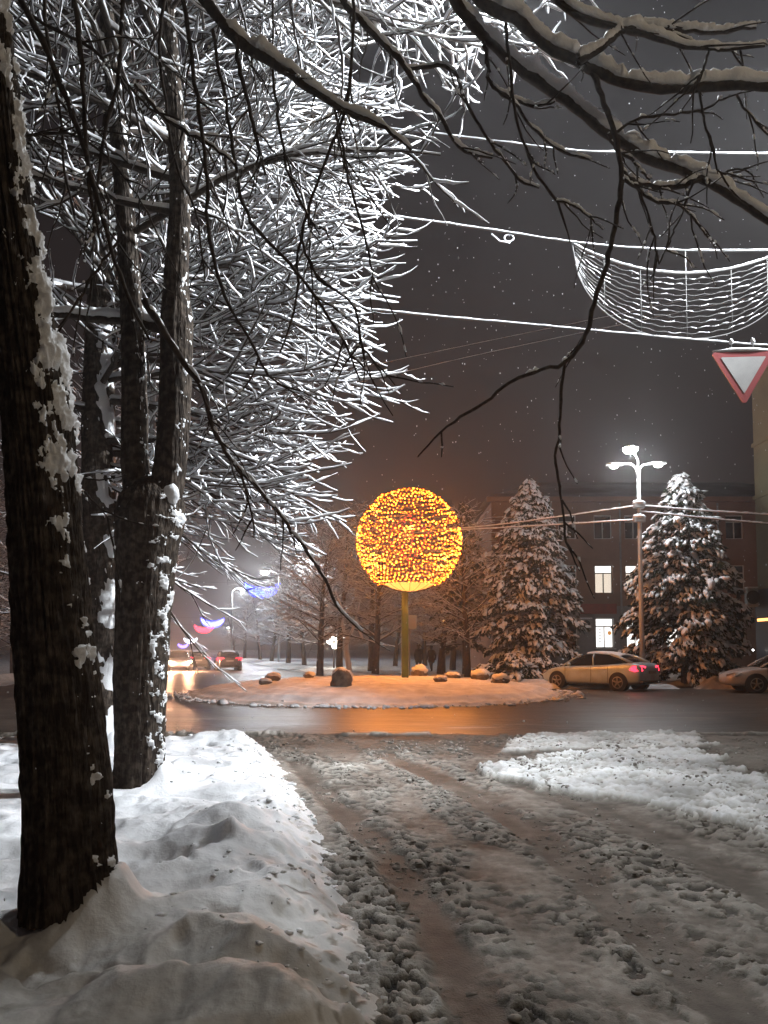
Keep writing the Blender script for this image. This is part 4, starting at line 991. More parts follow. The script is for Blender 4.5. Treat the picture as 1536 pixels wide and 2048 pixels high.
# triple-headed lamp by the conifer
LY = 31.6; lx = P(1284, 1297, LY)[0]
tl = empty('street_lamp', (lx, LY, 0), 0, 'tall street lamp with three curved heads, the middle one dazzling', 'street lamp')
ztop = P(1283, 945, LY)[2]
MB().tube([(0, 0, 0), (0, 0, 3), (0, 0, ztop * 0.72), (0, 0, ztop)], [0.11, 0.10, 0.085, 0.07], 14).build('pole', M['lamp_body'], tl, True)
heads = [((1264, 896), (1276, 920), True, 560), ((1240, 928), (1262, 928), True, 110), ((1302, 926), (1286, 930), True, 150)]
for (hx, hy), (mx_, my), on, pw in heads:
    tipw = Vector(P(hx, hy, LY - 0.3)) - Vector(tl.location); midw = Vector(P(mx_, my, LY - 0.12)) - Vector(tl.location)
    MB().tube([(0, 0, ztop - 0.3), (midw.x * 0.35, -0.03, ztop + (midw.z - ztop) * 0.55), tuple(midw), tuple(tipw)], [0.06, 0.05, 0.045, 0.04], 8).build('arm', M['lamp_body'], tl, True)
    dd = tipw - midw
    lamp_head(tl, tipw, (dd.x, -0.5 if hx == 1264 else -0.12), pw, emis('led_glow_dim', (0.95, 1.0, 0.97), 60 if pw > 400 else 9), 0.12, bs=1.9 if pw > 400 else 1.2)
for z in (P(1280, 1012, LY)[2], P(1280, 1040, LY)[2]):
    MB().box(-0.22, 0.22, -0.13, 0.13, z - 0.10, z + 0.10).build('clamp', M['metal_grey'], tl, bevel=0.02)
    snow_blob('clamp_snow', (lx, LY, z + 0.15), 0.26, 0.16, 0.10, tl, 1100)
# avenue lamps
def avenue_lamp(px, py, h, side, power, label, group=None):
    dz = ray(px, py); y = (h - EYE) / dz[2] * dz[1]; x = P(px, py, y)[0]
    base = x + 1.6 * side
    o = empty('street_lamp', (base, y, 0), 0, label, 'street lamp', group)
    MB().tube([(0, 0, 0), (0, 0, h * 0.8), (0, 0, h - 0.3), (-0.5 * side, 0, h + 0.1), (-1.2 * side, 0, h + 0.15)], [.11, .09, .07, .05, .04], 8).build('pole', M['metal_grey'], o, True)
    hd = lamp_head(o, (-1.25 * side, 0, h + 0.15), (-side, -0.4), power, M['lamp_glow'], 0.15, bs=2.8)
    return o
for px, py, h, sd, pw, avl in ((598, 1090, 9.6, 1, 2400, 'lit avenue street lamp among the snowy park trees, closest to the roundabout'), (528, 1145, 9.6, 1, 3600, 'lit avenue street lamp standing just above the bright blue crescent'),
                          (488, 1178, 9.6, -1, 4200, 'lit avenue street lamp touching the left tip of the bright blue crescent'), (456, 1255, 8.6, 1, 9000, 'lit avenue street lamp far off beside the red and blue crescents')):
    avenue_lamp(px, py, h, sd, pw, avl, 'street lamps down the avenue')
# assumed lamp + cable pole behind the forked tree; its head hangs over the side road, above the picture
PX, PYY = -3.72, 12.0
assumed_lamp = empty('street_lamp', (PX, PYY, 0.15), 0, 'assumed cable pole and street lamp reaching over the side road, behind the forked trunk', 'street lamp')
MB().tube([(0, 0, -0.2), (0, 0, 6), (0, 0, 12.4)], [0.12, 0.10, 0.08], 12).build('pole', M['metal_grey'], assumed_lamp, True)
MB().tube([(0, 0, 11.2), (0.9, -0.55, 11.9), (2.4, -1.4, 12.15), (4.3, -2.45, 12.0)], [0.06, 0.055, 0.05, 0.04], 8).build('arm', M['metal_grey'], assumed_lamp, True)
hd = lamp_head(assumed_lamp, (4.3, -2.45, 12.0), (1.0, -0.55), 0, M['lamp_glow'], 0.10)
for l_ in [c_ for c_ in assumed_lamp.children if c_.type == 'LIGHT']: bpy.data.objects.remove(l_)
al = light('lamp_light', (4.55, -2.6, 11.7), 1750, LED, 0.25, assumed_lamp, 'AREA'); al.data.shape = 'DISK'; al.data.size = 0.4; al.data.spread = R(112)  # assumed unseen lamp, aim and spread tuned to light the crown and snow
al.rotation_euler = Vector((-0.27, -0.06, -0.95)).to_track_quat('-Z', 'Y').to_euler()
# assumed unseen warm lamp on the pavement behind and to the right of the camera
assumed_warm_lamp = empty('street_lamp', (9.5, -2.0, 0), 0, 'assumed warm street lamp on the pavement to the right of the side road', 'street lamp')
MB().tube([(0, 0, 0), (0, 0, 8.2), (-0.6, 0.1, 8.8), (-1.6, 0.2, 9.0)], [0.11, 0.09, 0.05, 0.04], 10).build('pole', M['metal_grey'], assumed_warm_lamp, True)
hd = MB().lathe([(0.05, 0.2), (0.2, 0.12), (0.28, 0.0), (0.25, -0.03)], 14, 'z', (-1.75, 0.2, 8.95)).build('lamp_head', M['lamp_body'], assumed_warm_lamp, True)
M['sodium'] = emis('sodium_glow', (1.0, 0.62, 0.25), 30)
MB().lathe([(0.001, -0.18), (0.14, -0.12), (0.2, -0.035)], 12, 'z', (-1.75, 0.2, 8.95), cap=False).build('lens', M['sodium'], hd, True)
light('lamp_light', (-1.75, 0.2, 8.5), 560, (1.0, 0.80, 0.55), 0.2, assumed_warm_lamp)
# globe lamps in the park
M['globe'] = emis('globe_glow', (1.0, 0.93, 0.80), 14)
gy = 58.0
gl = empty('globe_lamp', (P(668, 1297, gy)[0], gy, 0), 0, 'cluster of round glowing globes on a park lamp post', 'street lamp')
gz = P(668, 1290, gy)[2]
MB().tube([(0, 0, 0), (0, 0, gz)], [0.07, 0.05], 8).build('post', M['metal_dark'], gl, True)
for (dx, dz) in ((-0.32, 0.0), (0.32, -0.02), (0.0, 0.30), (0.05, -0.32)):
    s = MB(); s.lathe([(0.001, -0.22), (0.14, -0.17), (0.21, -0.05), (0.21, 0.05), (0.14, 0.17), (0.001, 0.22)], 12, 'z', (dx, -0.1, gz + 0.25 + dz), cap=False); s.build('globe', M['globe'], gl, True)
    MB().tube([(0, 0, gz), (dx, -0.1, gz + 0.08 + dz)], 0.025, 6).build('arm', M['metal_dark'], gl)
light('lamp_light', (0, -0.5, gz + 0.25), 220, (1.0, 0.88, 0.7), 0.4, gl)
wy = 47.0
wl_ = empty('park_lamp', (P(889, 1297, wy)[0], wy, 0), 0, 'small amber lamp on a thin post among the dark park trees', 'street lamp')
wz = P(889, 1246, wy)[2]
MB().tube([(0, 0, 0), (0, 0, wz)], [0.06, 0.05], 8).build('post', M['metal_dark'], wl_, True)
MB().lathe([(0.001, -0.14), (0.12, -0.08), (0.14, 0.05), (0.06, 0.16)], 10, 'z', (0, 0, wz)).build('lantern', emis('amber_glow', (1.0, 0.55, 0.2), 10), wl_, True)

# ================================================================== cables, net crescent, hanging sign
def cable(name, pts, rad, snow, label, seed, group=None, snow_on=1.0):
    o = empty(name, tuple(pts[0]), 0, label, 'cable', group)
    c, r = resample(pts, [rad] * len(pts), 160); ci = Vector(o.location)
    V, Fq = tubes([c - np.array(ci)], [r], 6); np_mesh('wire', V, [Fq], M['cable'], o)
    f = fbm(np.linspace(0, 40, 160), np.zeros(160) + seed, 1200 + seed, 4)
    rs = snow * (1 + 0.8 * f) * smooth(-0.8, -0.4, f + snow_on - 1); q = c - np.array(ci); q[:, 2] += rad + rs * 0.6
    V, Fq = tubes([q], [np.maximum(rs, 0.0005)], 7); V = V + nprs.normal(0, 1, V.shape) * (0.12 * np.repeat(rs, 7))[:, None]
    np_mesh('snow_cover', V, [Fq], M['snow_branch'], o)
    return o
CY = 12.0
cable('cable', [(PX, CY, P(287, 190, CY)[2]), P(560, 235, CY), P(820, 262, CY), P(1000, 284, CY), P(1150, 302, CY), P(1350, 306, CY), P(1536, 308, CY), (11.5, CY, P(1536, 300, CY)[2] + .1)], 0.010, 0.013, 'upper of three snow laden cables strung across the side road', 1)
cable('cable', [(PX, CY, P(287, 385, CY)[2]), P(560, 415, CY), P(820, 438, CY), P(1010, 465, CY), P(1150, 486, CY), P(1370, 502, CY), P(1536, 502, CY), (11.5, CY, P(1536, 490, CY)[2] + .1)], 0.010, 0.014, 'middle snow laden cable that carries the crescent net', 2)
cable('cable', [(PX, CY, P(287, 565, CY)[2]), P(560, 598, CY), P(830, 629, CY), P(1080, 652, CY), P(1250, 668, CY), P(1536, 692, CY), (11.5, CY, P(1536, 692, CY)[2] - .05)], 0.010, 0.013, 'lowest snow laden cable that carries the triangular road sign', 3)
# assumed right-hand pole the cables run to, out of the picture
rp = empty('assumed_cable_pole', (11.5, CY, 0), 0, 'assumed grey steel pole with an added lamp, holding the right ends of the snowy cables', 'street lamp')
MB().tube([(0, 0, 10.2), (-0.6, -0.5, 10.7), (-1.7, -1.2, 10.75)], [0.05, 0.045, 0.04], 8).build('arm', M['metal_grey'], rp, True)
lamp_head(rp, (-1.75, -1.23, 10.75), (-1.0, -0.6), 0, M['lamp_glow'], 0.12)
for l_ in [c_ for c_ in rp.children if c_.type == 'LIGHT']: bpy.data.objects.remove(l_)
al = light('lamp_light', (-2.0, -1.4, 10.45), 1900, LED, 0.25, rp, 'AREA'); al.data.shape = 'DISK'; al.data.size = 0.4; al.data.spread = R(82)  # unseen lamp added to brighten the lower crown of the white tree
al.rotation_euler = Vector((-0.94, 0.15, -0.31)).to_track_quat('-Z', 'Y').to_euler()
MB().tube([(0, 0, -0.1), (0, 0, 5), (0, 0, 10.6)], [0.13, 0.11, 0.09], 12).build('pole', M['metal_grey'], rp, True)
MB().lathe([(0.001, 0.12), (0.08, 0.08), (0.11, 0.0)], 10, 'z', (0, 0, 10.6), cap=False).build('cap', M['snow'], rp, True)
kn = P(1018, 475, CY)
coil = empty('cable_coil', kn, 0, 'small snowy coil of spare wire clinging to the middle cable', 'cable coil')
MB().tube([(0.075 * math.cos(a), 0.01, 0.055 * math.sin(a)) for a in np.linspace(0, 6.283, 20)], 0.011, 6).build('wire', M['snow_branch'], coil, True)
MB().tube([(-0.28, 0, 0.06), (-0.15, 0, -0.06), (0.02, 0, -0.085)], 0.012, 6).build('tail', M['snow_branch'], coil, True)
# distant tram wires
cable('wire', [P(700, 740, 40), P(930, 692, 40), P(1240, 628, 40), P(1700, 530, 40)], 0.012, 0.014, 'upper thin wire rising away behind the crescent net', 5)
cable('wire', [P(700, 770, 40), P(930, 716, 40), P(1260, 646, 40), P(1700, 556, 40)], 0.012, 0.014, 'lower thin wire rising away behind the crescent net', 6)
# wires at the triple lamp
zL1, zL2 = P(1280, 1012, LY)[2], P(1280, 1040, LY)[2]
cable('wire', [(lx, LY, zL1), P(1150, 1030, LY + 3), P(940, 1056, LY + 7), P(700, 1062, LY + 12)], 0.015, 0.035, 'upper snowy wire running from the triple lamp towards the ball', 7, snow_on=1.5)
cable('wire', [(lx, LY, zL2), P(1150, 1048, LY + 3), P(940, 1060, LY + 7), P(700, 1075, LY + 12)], 0.015, 0.035, 'lower snowy wire running from the triple lamp towards the ball', 8, snow_on=1.5)
cable('wire', [(lx, LY, zL1), P(1400, 1022, LY), P(1536, 1030, LY), P(1800, 1040, LY)], 0.015, 0.04, 'upper snowy wire running from the triple lamp to the yellow building', 9, snow_on=1.5)
cable('wire', [(lx, LY, zL1 - 0.25), P(1400, 1036, LY), P(1536, 1048, LY), P(1800, 1060, LY)], 0.015, 0.035, 'lower snowy wire running from the triple lamp to the yellow building', 10, snow_on=1.5)

def crescent(o, s, frame_m, strand_m, snow=True, nrow=11, bulb_r=0.018, lit=False):
    """half width 1, local x; z down; scaled by s"""
    topc = lambda u: -0.27 * (1 - u * u); botc = lambda u: -0.86 * math.sqrt(max(0, 1 - abs(u) ** 2.2))
    us = np.linspace(-1, 1, 41)
    MB().tube([(u * s, 0, topc(u) * s) for u in us], 0.014 if not lit else 0.03, 6).build('top_rail', frame_m, o, True)
    MB().tube([(u * s, 0, botc(u) * s) for u in us], 0.010 if not lit else 0.03, 6).build('bottom_rail', frame_m, o, True)
    if snow:
        q = [(u * s, 0, topc(u) * s + 0.022) for u in us]
        MB().tube(q, list(0.013 * (1 + 0.5 * nprs.uniform(-1, 1, 41))), 7).build('rail_snow', M['snow_branch'], o, True)
    for j in range(1, nrow + 1):
        f = j / (nrow + 1); pts = []
        for u in np.linspace(-1, 1, 73):
            z = topc(u) * (1 - f) + botc(u) * f
            if topc(u) - botc(u) > 0.03: pts.append((u * s, 0, (z + 0.006 * math.sin(u * 40 + j * 2)) * s))
        st = MB().tube(pts, 0.006 if not lit else 0.012, 4).build('light_strand', frame_m, o, True)
        bp = [(p[0] + nprs.normal(0, 0.012), p[1], p[2] + nprs.normal(0, 0.008)) for p in pts if nprs.rand() < 0.85]
        if not lit:
            # snow crumbs sitting along the strand, broken into dashes
            ds = MB(); k = 0
            while k < len(pts) - 4:
                L = nprs.randint(2, 5)
                if nprs.rand() < 0.45:
                    ds.tube([(p[0], p[1], p[2] + 0.008) for p in pts[k:k + L + 1]], list(0.0062 * nprs.uniform(0.6, 1.3, L + 1)), 5)
                k += L + 1
            if ds.v: ds.build('strand_snow', strand_m, st, True)['kind'] = 'stuff'
        else:
            bulbs('bulbs', bp, bulb_r, strand_m, st)
    for u in (-0.72, -0.4, 0.0, 0.4, 0.72):
        MB().tube([(u * s, 0.0, topc(u) * s), (u * s, 0.0, botc(u) * s)], 0.006, 4).build('rib', frame_m, o, True)
cc = P(1370, 488, CY)
cr = empty('crescent_net', cc, 0, 'unlit crescent net of string lights dusted with snow, hanging from the middle cable', 'light decoration')
cs = 226 / F_PX * CY / ray(1370, 488)[1]
crescent(cr, cs, mat('dull_wire', (0.12, 0.12, 0.12), 0.6), M['snow_branch'])
MB().tube([(0, 0, -0.12), (0, 0, -0.27 * cs)], 0.008, 5).build('hanger', M['snow_branch'], cr)
far_cr = [(525, 1166, 70, 90, (0.045, 0.075, 1.0), 22, 'bright blue light crescent hung across the avenue near the first lamps'),
          (425, 1236, 46, 150, (0.07, 0.08, 1.0), 22, 'blue light crescent hung above the red one down the avenue'),
          (408, 1250, 38, 175, (1.0, 0.03, 0.06), 9, 'red light crescent hung under a blue one down the avenue'),
          (381, 1276, 26, 230, (0.8, 0.85, 1.0), 6, 'pale white light crescent far down the avenue'),
          (366, 1288, 19, 300, (0.16, 0.12, 1.0), 9, 'small violet blue light crescent farthest down the avenue'),
          (344, 1308, 16, 330, (0.8, 0.85, 1.0), 5, 'small white light crescent low over the far end of the avenue')]
for k, (px, py, w, d, col, st, lab) in enumerate(far_cr):
    o = empty('crescent_net', P(px, py, d), 0, lab, 'light decoration')
    em = emis('garland_%d' % k, col, st)
    s = 0.5 * w / F_PX * d
    crescent(o, s, em if k in (2, 3, 4, 5) else emis('garland_rail_%d' % k, col, st * 0.35), em, False, 5 if k < 2 else 4, 0.055 * d / 90 * (1.25 if k > 1 else 1), True)
    MB().tube([(-14, 0, 0.25), (-s, 0, 0.02), (s, 0, 0.02), (14, 0, 0.3)], 0.012, 4).build('span_wire', M['cable'], o)

# yield sign hanging from the lowest cable
M['sign_white'] = mat('sign_white', (0.30, 0.30, 0.30), 0.45, noise=(5, (0.25, 0.25, 0.25), 0.4, 0.7))
M['sign_red'] = mat('sign_red', (0.20, 0.008, 0.012), 0.45)
sgx, sgy, sgz = P(1487, 750, CY - 0.1)
sg = empty('yield_sign', (sgx, sgy, sgz), R(-4), 'red bordered white inverted triangle road sign hung from the lowest cable', 'road sign')
k_ = CY / F_PX / ray(1487, 750)[1]
def tri(px0, y0, px1, y1, yd):                # rounded inverted triangle half-width/height in px units about the centre
    top, bot, hw = (750 - y0) * k_, (750 - y1) * k_, px0 * k_
    rr = 0.035 if px0 > 50 else 0.01
    return [(-hw, yd, top - rr), (-hw + rr, yd, top), (hw - rr, yd, top), (hw, yd, top - rr), (rr * 0.8, yd, bot), (-rr * 0.8, yd, bot)]
def plate(t0, y0, y1):
    a = [(x, y0, z) for x, _, z in t0]; b = [(x, y1, z) for x, _, z in t0]; n = len(a)
    return MB().add(a + b, [tuple(range(n)), tuple(range(2 * n - 1, n - 1, -1))] + [(i, i + n, (i + 1) % n + n, (i + 1) % n) for i in range(n)])
plate(tri(60, 703, 0, 806, 0), -0.012, 0.012).build('border', M['sign_red'], sg)
plate(tri(43, 714, 0, 786, 0), -0.017, -0.0125).build('face', M['sign_white'], sg)
MB().tube([(-58 * k_, 0, (750 - 701) * k_), (-20 * k_, 0, (750 - 698) * k_), (20 * k_, 0, (750 - 698.5) * k_), (58 * k_, 0, (750 - 701) * k_)], [0.015, 0.03, 0.032, 0.014], 8).build('snow_cap', M['snow'], sg, True)
for hx in (-20, 22):
    zt = P(1487 + hx, 688, CY)[2] - sgz
    MB().tube([(hx * k_, 0.02, (750 - 706) * k_), (hx * k_, 0.06, zt)], 0.010, 6).build('hanger', M['metal_dark'], sg)
    snow_blob('hanger_snow', (sgx + hx * k_, sgy + 0.05, sgz + zt + 0.02), 0.035, 0.035, 0.05, sg, 1300)

# ================================================================== brick building with lit windows
BYD = 47.0
def BXp(px): return P(px, 1297, BYD)[0]
def BZp(py): return P(1300, py, BYD)[2]
M['brick'] = mat('brown_brick', (0.20, 0.115, 0.085), 0.85, noise=(0.7, (0.27, 0.16, 0.115), 0.35, 0.65), bump=(30, 0.4, 0.02, 3))
M['plinth'] = mat('grey_render', (0.26, 0.25, 0.245), 0.85, noise=(1.2, (0.19, 0.185, 0.18), 0.4, 0.65))
M['trim'] = mat('window_frame_paint', (0.60, 0.60, 0.58), 0.5)
M['frame_dark'] = mat('dark_window_frame', (0.05, 0.04, 0.035), 0.6)
M['pane_dark'] = mat('dark_pane', (0.012, 0.013, 0.016), 0.08, spec=0.7)
M['roof'] = mat('snowy_dark_roof', (0.12, 0.115, 0.12), 0.8, noise=(0.4, (0.25, 0.25, 0.27), 0.4, 0.7))
M['lit_white'] = emis('lit_room_white', (1.0, 0.97, 0.92), 2.2)
M['lit_warm'] = emis('lit_room_warm', (1.0, 0.86, 0.70), 0.95)
bld = empty('brick_building', (BXp(1300), BYD, 0), 0, 'three storey brown brick building with a few lit windows behind the conifers', 'building')
x0b, x1b = BXp(985), BXp(1700); zr = BZp(1004); zp = BZp(1212)
cols = [1065, 1138, 1210, 1272, 1340, 1408, 1476, 1544, 1612]
rows_ = [(1296, 1236, 18), (1187, 1130, 18), (1078, 1030, 18)]
ops = []
for c in cols:
    for ri, (yb, yt, hw) in enumerate(rows_): ops.append((BXp(c - hw), BXp(c + hw), BZp(yb), BZp(yt), c, ri))
def facade(name, xa, xb, za, zb, openings, y, m, depth=0.22):
    xs = sorted({xa, xb, *[o[0] for o in openings], *[o[1] for o in openings]}); zs = sorted({za, zb, *[o[2] for o in openings], *[o[3] for o in openings]})
    b = MB()
    for i in range(len(xs) - 1):
        for j in range(len(zs) - 1):
            mx_, mz = (xs[i] + xs[i + 1]) / 2, (zs[j] + zs[j + 1]) / 2
            if any(o[0] < mx_ < o[1] and o[2] < mz < o[3] for o in openings): continue
            b.add([(xs[i], y, zs[j]), (xs[i + 1], y, zs[j]), (xs[i + 1], y, zs[j + 1]), (xs[i], y, zs[j + 1])], [(0, 1, 2, 3)])
    for o in openings:
        a, c, e, f = o[:4]
        b.add([(a, y, e), (c, y, e), (c, y, f), (a, y, f), (a, y + depth, e), (c, y + depth, e), (c, y + depth, f), (a, y + depth, f)], [(0, 1, 5, 4), (1, 2, 6, 5), (2, 3, 7, 6), (3, 0, 4, 7)])
    return b
ox = bld.location.x
def shift(b): b.v = [(x - ox, y - BYD, z) for x, y, z in b.v]; return b
up = [o for o in ops if o[5] > 0]; lo = [o for o in ops if o[5] == 0]
shift(facade('wall', x0b, x1b, zp, zr, up, BYD, M['brick'])).build('wall', M['brick'], bld)
shift(facade('plinth', x0b, x1b, -0.1, zp, lo, BYD - 0.06, M['plinth'], 0.28)).build('plinth', M['plinth'], bld)
shift(MB().box(x0b, x0b + 0.02, BYD, BYD + 12, 0, zr).box(x1b - 0.02, x1b, BYD, BYD + 12, 0, zr).box(x0b, x1b, BYD + 11.98, BYD + 12, 0, zr)).build('side_wall', M['brick'], bld)
shift(MB().box(x0b - 0.3, x1b + 0.3, BYD - 0.35, BYD - 0.005, zr, zr + 0.28)).build('cornice', M['brick'], bld, bevel=0.03)
zc = BZp(1118)
shift(MB().box(x0b, x1b, BYD - 0.06, BYD - 0.004, zc, zc + 0.10)).build('string_course', M['brick'], bld)
zh = P(1300, 962, BYD + 5)[2]
shift(MB().add([(x0b - .3, BYD - .35, zr + .285), (x1b + .3, BYD - .35, zr + .285), (x1b + .3, BYD + 12, zr + .285), (x0b - .3, BYD + 12, zr + .285), (x0b + 4, BYD + 5.5, zh), (x1b - 4, BYD + 5.5, zh)],
      [(0, 1, 5, 4), (1, 2, 5), (2, 3, 4, 5), (3, 0, 4)])).build('roof', M['roof'], bld)
litset = {(1210, 0): 'w', (1272, 0): 'w', (1340, 0): 'w', (1210, 1): 'r', (1272, 1): 'r'}
for (xa, xb, za, zb, c, ri) in ops:
    y = BYD + 0.14; lit = litset.get((c, ri)); w = xb - xa; hgt = zb - za
    win = shift(MB().box(xa, xb, y, y + 0.05, za, za + .06).box(xa, xb, y, y + 0.05, zb - .06, zb).box(xa, xa + .06, y, y + 0.05, za + .06, zb - .06).box(xb - .06, xb, y, y + 0.05, za + .06, zb - .06)
                .box((xa + xb) / 2 - .035, (xa + xb) / 2 + .035, y + .002, y + 0.048, za + .06, za + hgt * .70).box(xa + .06, xb - .06, y + .001, y + 0.049, za + hgt * .70, za + hgt * .70 + .07)).build('window', M['trim'] if ri == 0 or not lit else M['frame_dark'], bld)
    pm = {'w': M['lit_white'], 'r': M['lit_warm'], None: M['pane_dark']}[lit]
    for (pa, pb, pc, pd) in ((xa + .06, (xa + xb) / 2 - .035, za + .06, za + hgt * .7), ((xa + xb) / 2 + .035, xb - .06, za + .06, za + hgt * .7), (xa + .06, xb - .06, za + hgt * .7 + .07, zb - .06)):
        top_pane = pc > za + hgt * .65
        shift(MB().box(pa, pb, y + .02, y + .03, pc, pd)).build('pane', M['lit_white'] if (lit and top_pane) else pm, win)
    if ri == 0:
        shift(MB().box(xa - .08, xb + .08, BYD - .2, BYD - .062, za - .09, za - .01)).build('sill', M['trim'], bld, bevel=0.01)
# poster and faint lettering in the ground floor window
pst = BXp(1221)
d = MB(); d.lathe([(0.13, 0), (0.13, 0.006)], 18, 'y', (pst, BYD + .150, BZp(1266))); d.lathe([(0.07, -0.002), (0.07, 0.0)], 14, 'y', (pst, BYD + .149, BZp(1266)))
shift(d).build('poster', mat('orange_print_glow', (0.6, 0.22, 0.05), 0.7, emit=(1.0, 0.45, 0.12), estr=0.6), bld)  # print glows by itself, standing in for room light behind it
for q in range(5):
    shift(MB().box(BXp(1199), BXp(1204), BYD + .150, BYD + .156, BZp(1284 - 6 * q), BZp(1281 - 6 * q))).build('print_line', mat('grey_print_glow', (0.4, 0.4, 0.4), 0.7, emit=(1, 1, 1), estr=0.5), bld)  # lines also carry a glow in place of backlight
for px_ in (1104, 1243, 1440):
    shift(MB().tube([(BXp(px_), BYD - 0.16, 0.1), (BXp(px_), BYD - 0.16, zr - 0.1)], 0.06, 8)).build('drainpipe', M['metal_grey'], bld, True)
# red fascia and an air conditioner
M['fascia'] = mat('faded_red_fascia', (0.30, 0.055, 0.04), 0.6, noise=(3, (0.22, 0.05, 0.04), 0.4, 0.6))
shift(MB().box(BXp(1158), BXp(1232), BYD - 0.32, BYD - 0.065, BZp(1228), BZp(1208))).build('fascia_board', M['fascia'], bld, bevel=0.02)
def ac_unit(px, py, y, w, h, label, m):
    x, _, z = P(px, py, y); o = empty('air_conditioner', (x, y, z), 0, label, 'air conditioner')
    MB().box(-w / 2, w / 2, -0.17, 0.16, -h / 2, h / 2).build('casing', m, o, bevel=0.02)
    MB().lathe([(h * .38, -0.185), (h * .38, -0.172)], 18, 'y').build('fan_grille', M['metal_dark'], o)
    MB().box(-w / 2 - .01, w / 2 + .01, -0.18, 0.16, h / 2 + .002, h / 2 + .07).build('snow_cap', M['snow'], o, bevel=0.03)
    return o
ac_unit(1171, 1248, BYD - 0.24, 0.75, 0.62, 'grey air conditioner on the wall below the red fascia', M['metal_grey'])

# ================================================================== yellow building at the right edge
M['ochre'] = mat('ochre_plaster', (0.25, 0.21, 0.125), 0.85, noise=(0.8, (0.20, 0.165, 0.10), 0.4, 0.65), bump=(14, 0.3, 0.02, 1))
M['navy'] = mat('dark_blue_shopfront', (0.012, 0.016, 0.04), 0.35)
YD = 36.0
yb = empty('corner_building', (P(1519, 1297, YD)[0], YD, 0), 0, 'ochre plastered corner building with a dark blue shopfront at its foot', 'building')
zt = P(1519, 745, YD)[2]; zs = P(1519, 1180, YD)[2]
MB().box(0, 12, -18, 0, zs, zt).build('wall', M['ochre'], yb)
MB().box(-0.25, 12.2, -18.2, 0.25, zt + 0.004, zt + 0.4).build('cornice', M['ochre'], yb, bevel=0.05)
for pz_ in (P(1519, 1000, YD)[2], P(1519, 895, YD)[2]):
    MB().box(-0.08, 12.05, -18.05, 0.08, pz_, pz_ + 0.18).build('string_course', M['ochre'], yb, bevel=0.02)
MB().box(-0.10, 12.0, -18.0, 0.10, -0.1, zs - 0.004).build('shopfront', M['navy'], yb)
for kx in range(7):
    for kz in range(3):
        zz = zs + 1.0 + kz * 3.0; ya = -2.2 - kx * 2.3
        w = MB().box(-0.06, -0.003, ya - 1.1, ya, zz, zz + 1.7).build('window', M['trim'], yb); MB().box(-0.07, -0.062, ya - 1.02, ya - .08, zz + .08, zz + 1.62).build('pane', M['pane_dark'], w)
MB().box(-0.16, -0.11, -3.0, -0.2, P(1519, 1243, YD)[2], P(1519, 1238, YD)[2]).build('light_bar', emis('orange_bar', (1.0, 0.4, 0.1), 5), yb)
ac_unit(1503, 1195, YD - 0.2, 0.5, 0.85, 'pale box unit hung on the corner of the ochre building', M['metal_grey'])
dl = P(1506, 1300, YD - .3)
MB().lathe([(0.001, -0.05), (0.05, 0.0), (0.001, 0.05)], 8, 'z', (dl[0] - yb.location.x, -0.3, dl[2]), cap=False).build('door_lamp', emis('white_spot', (1, 1, 1), 12), yb)

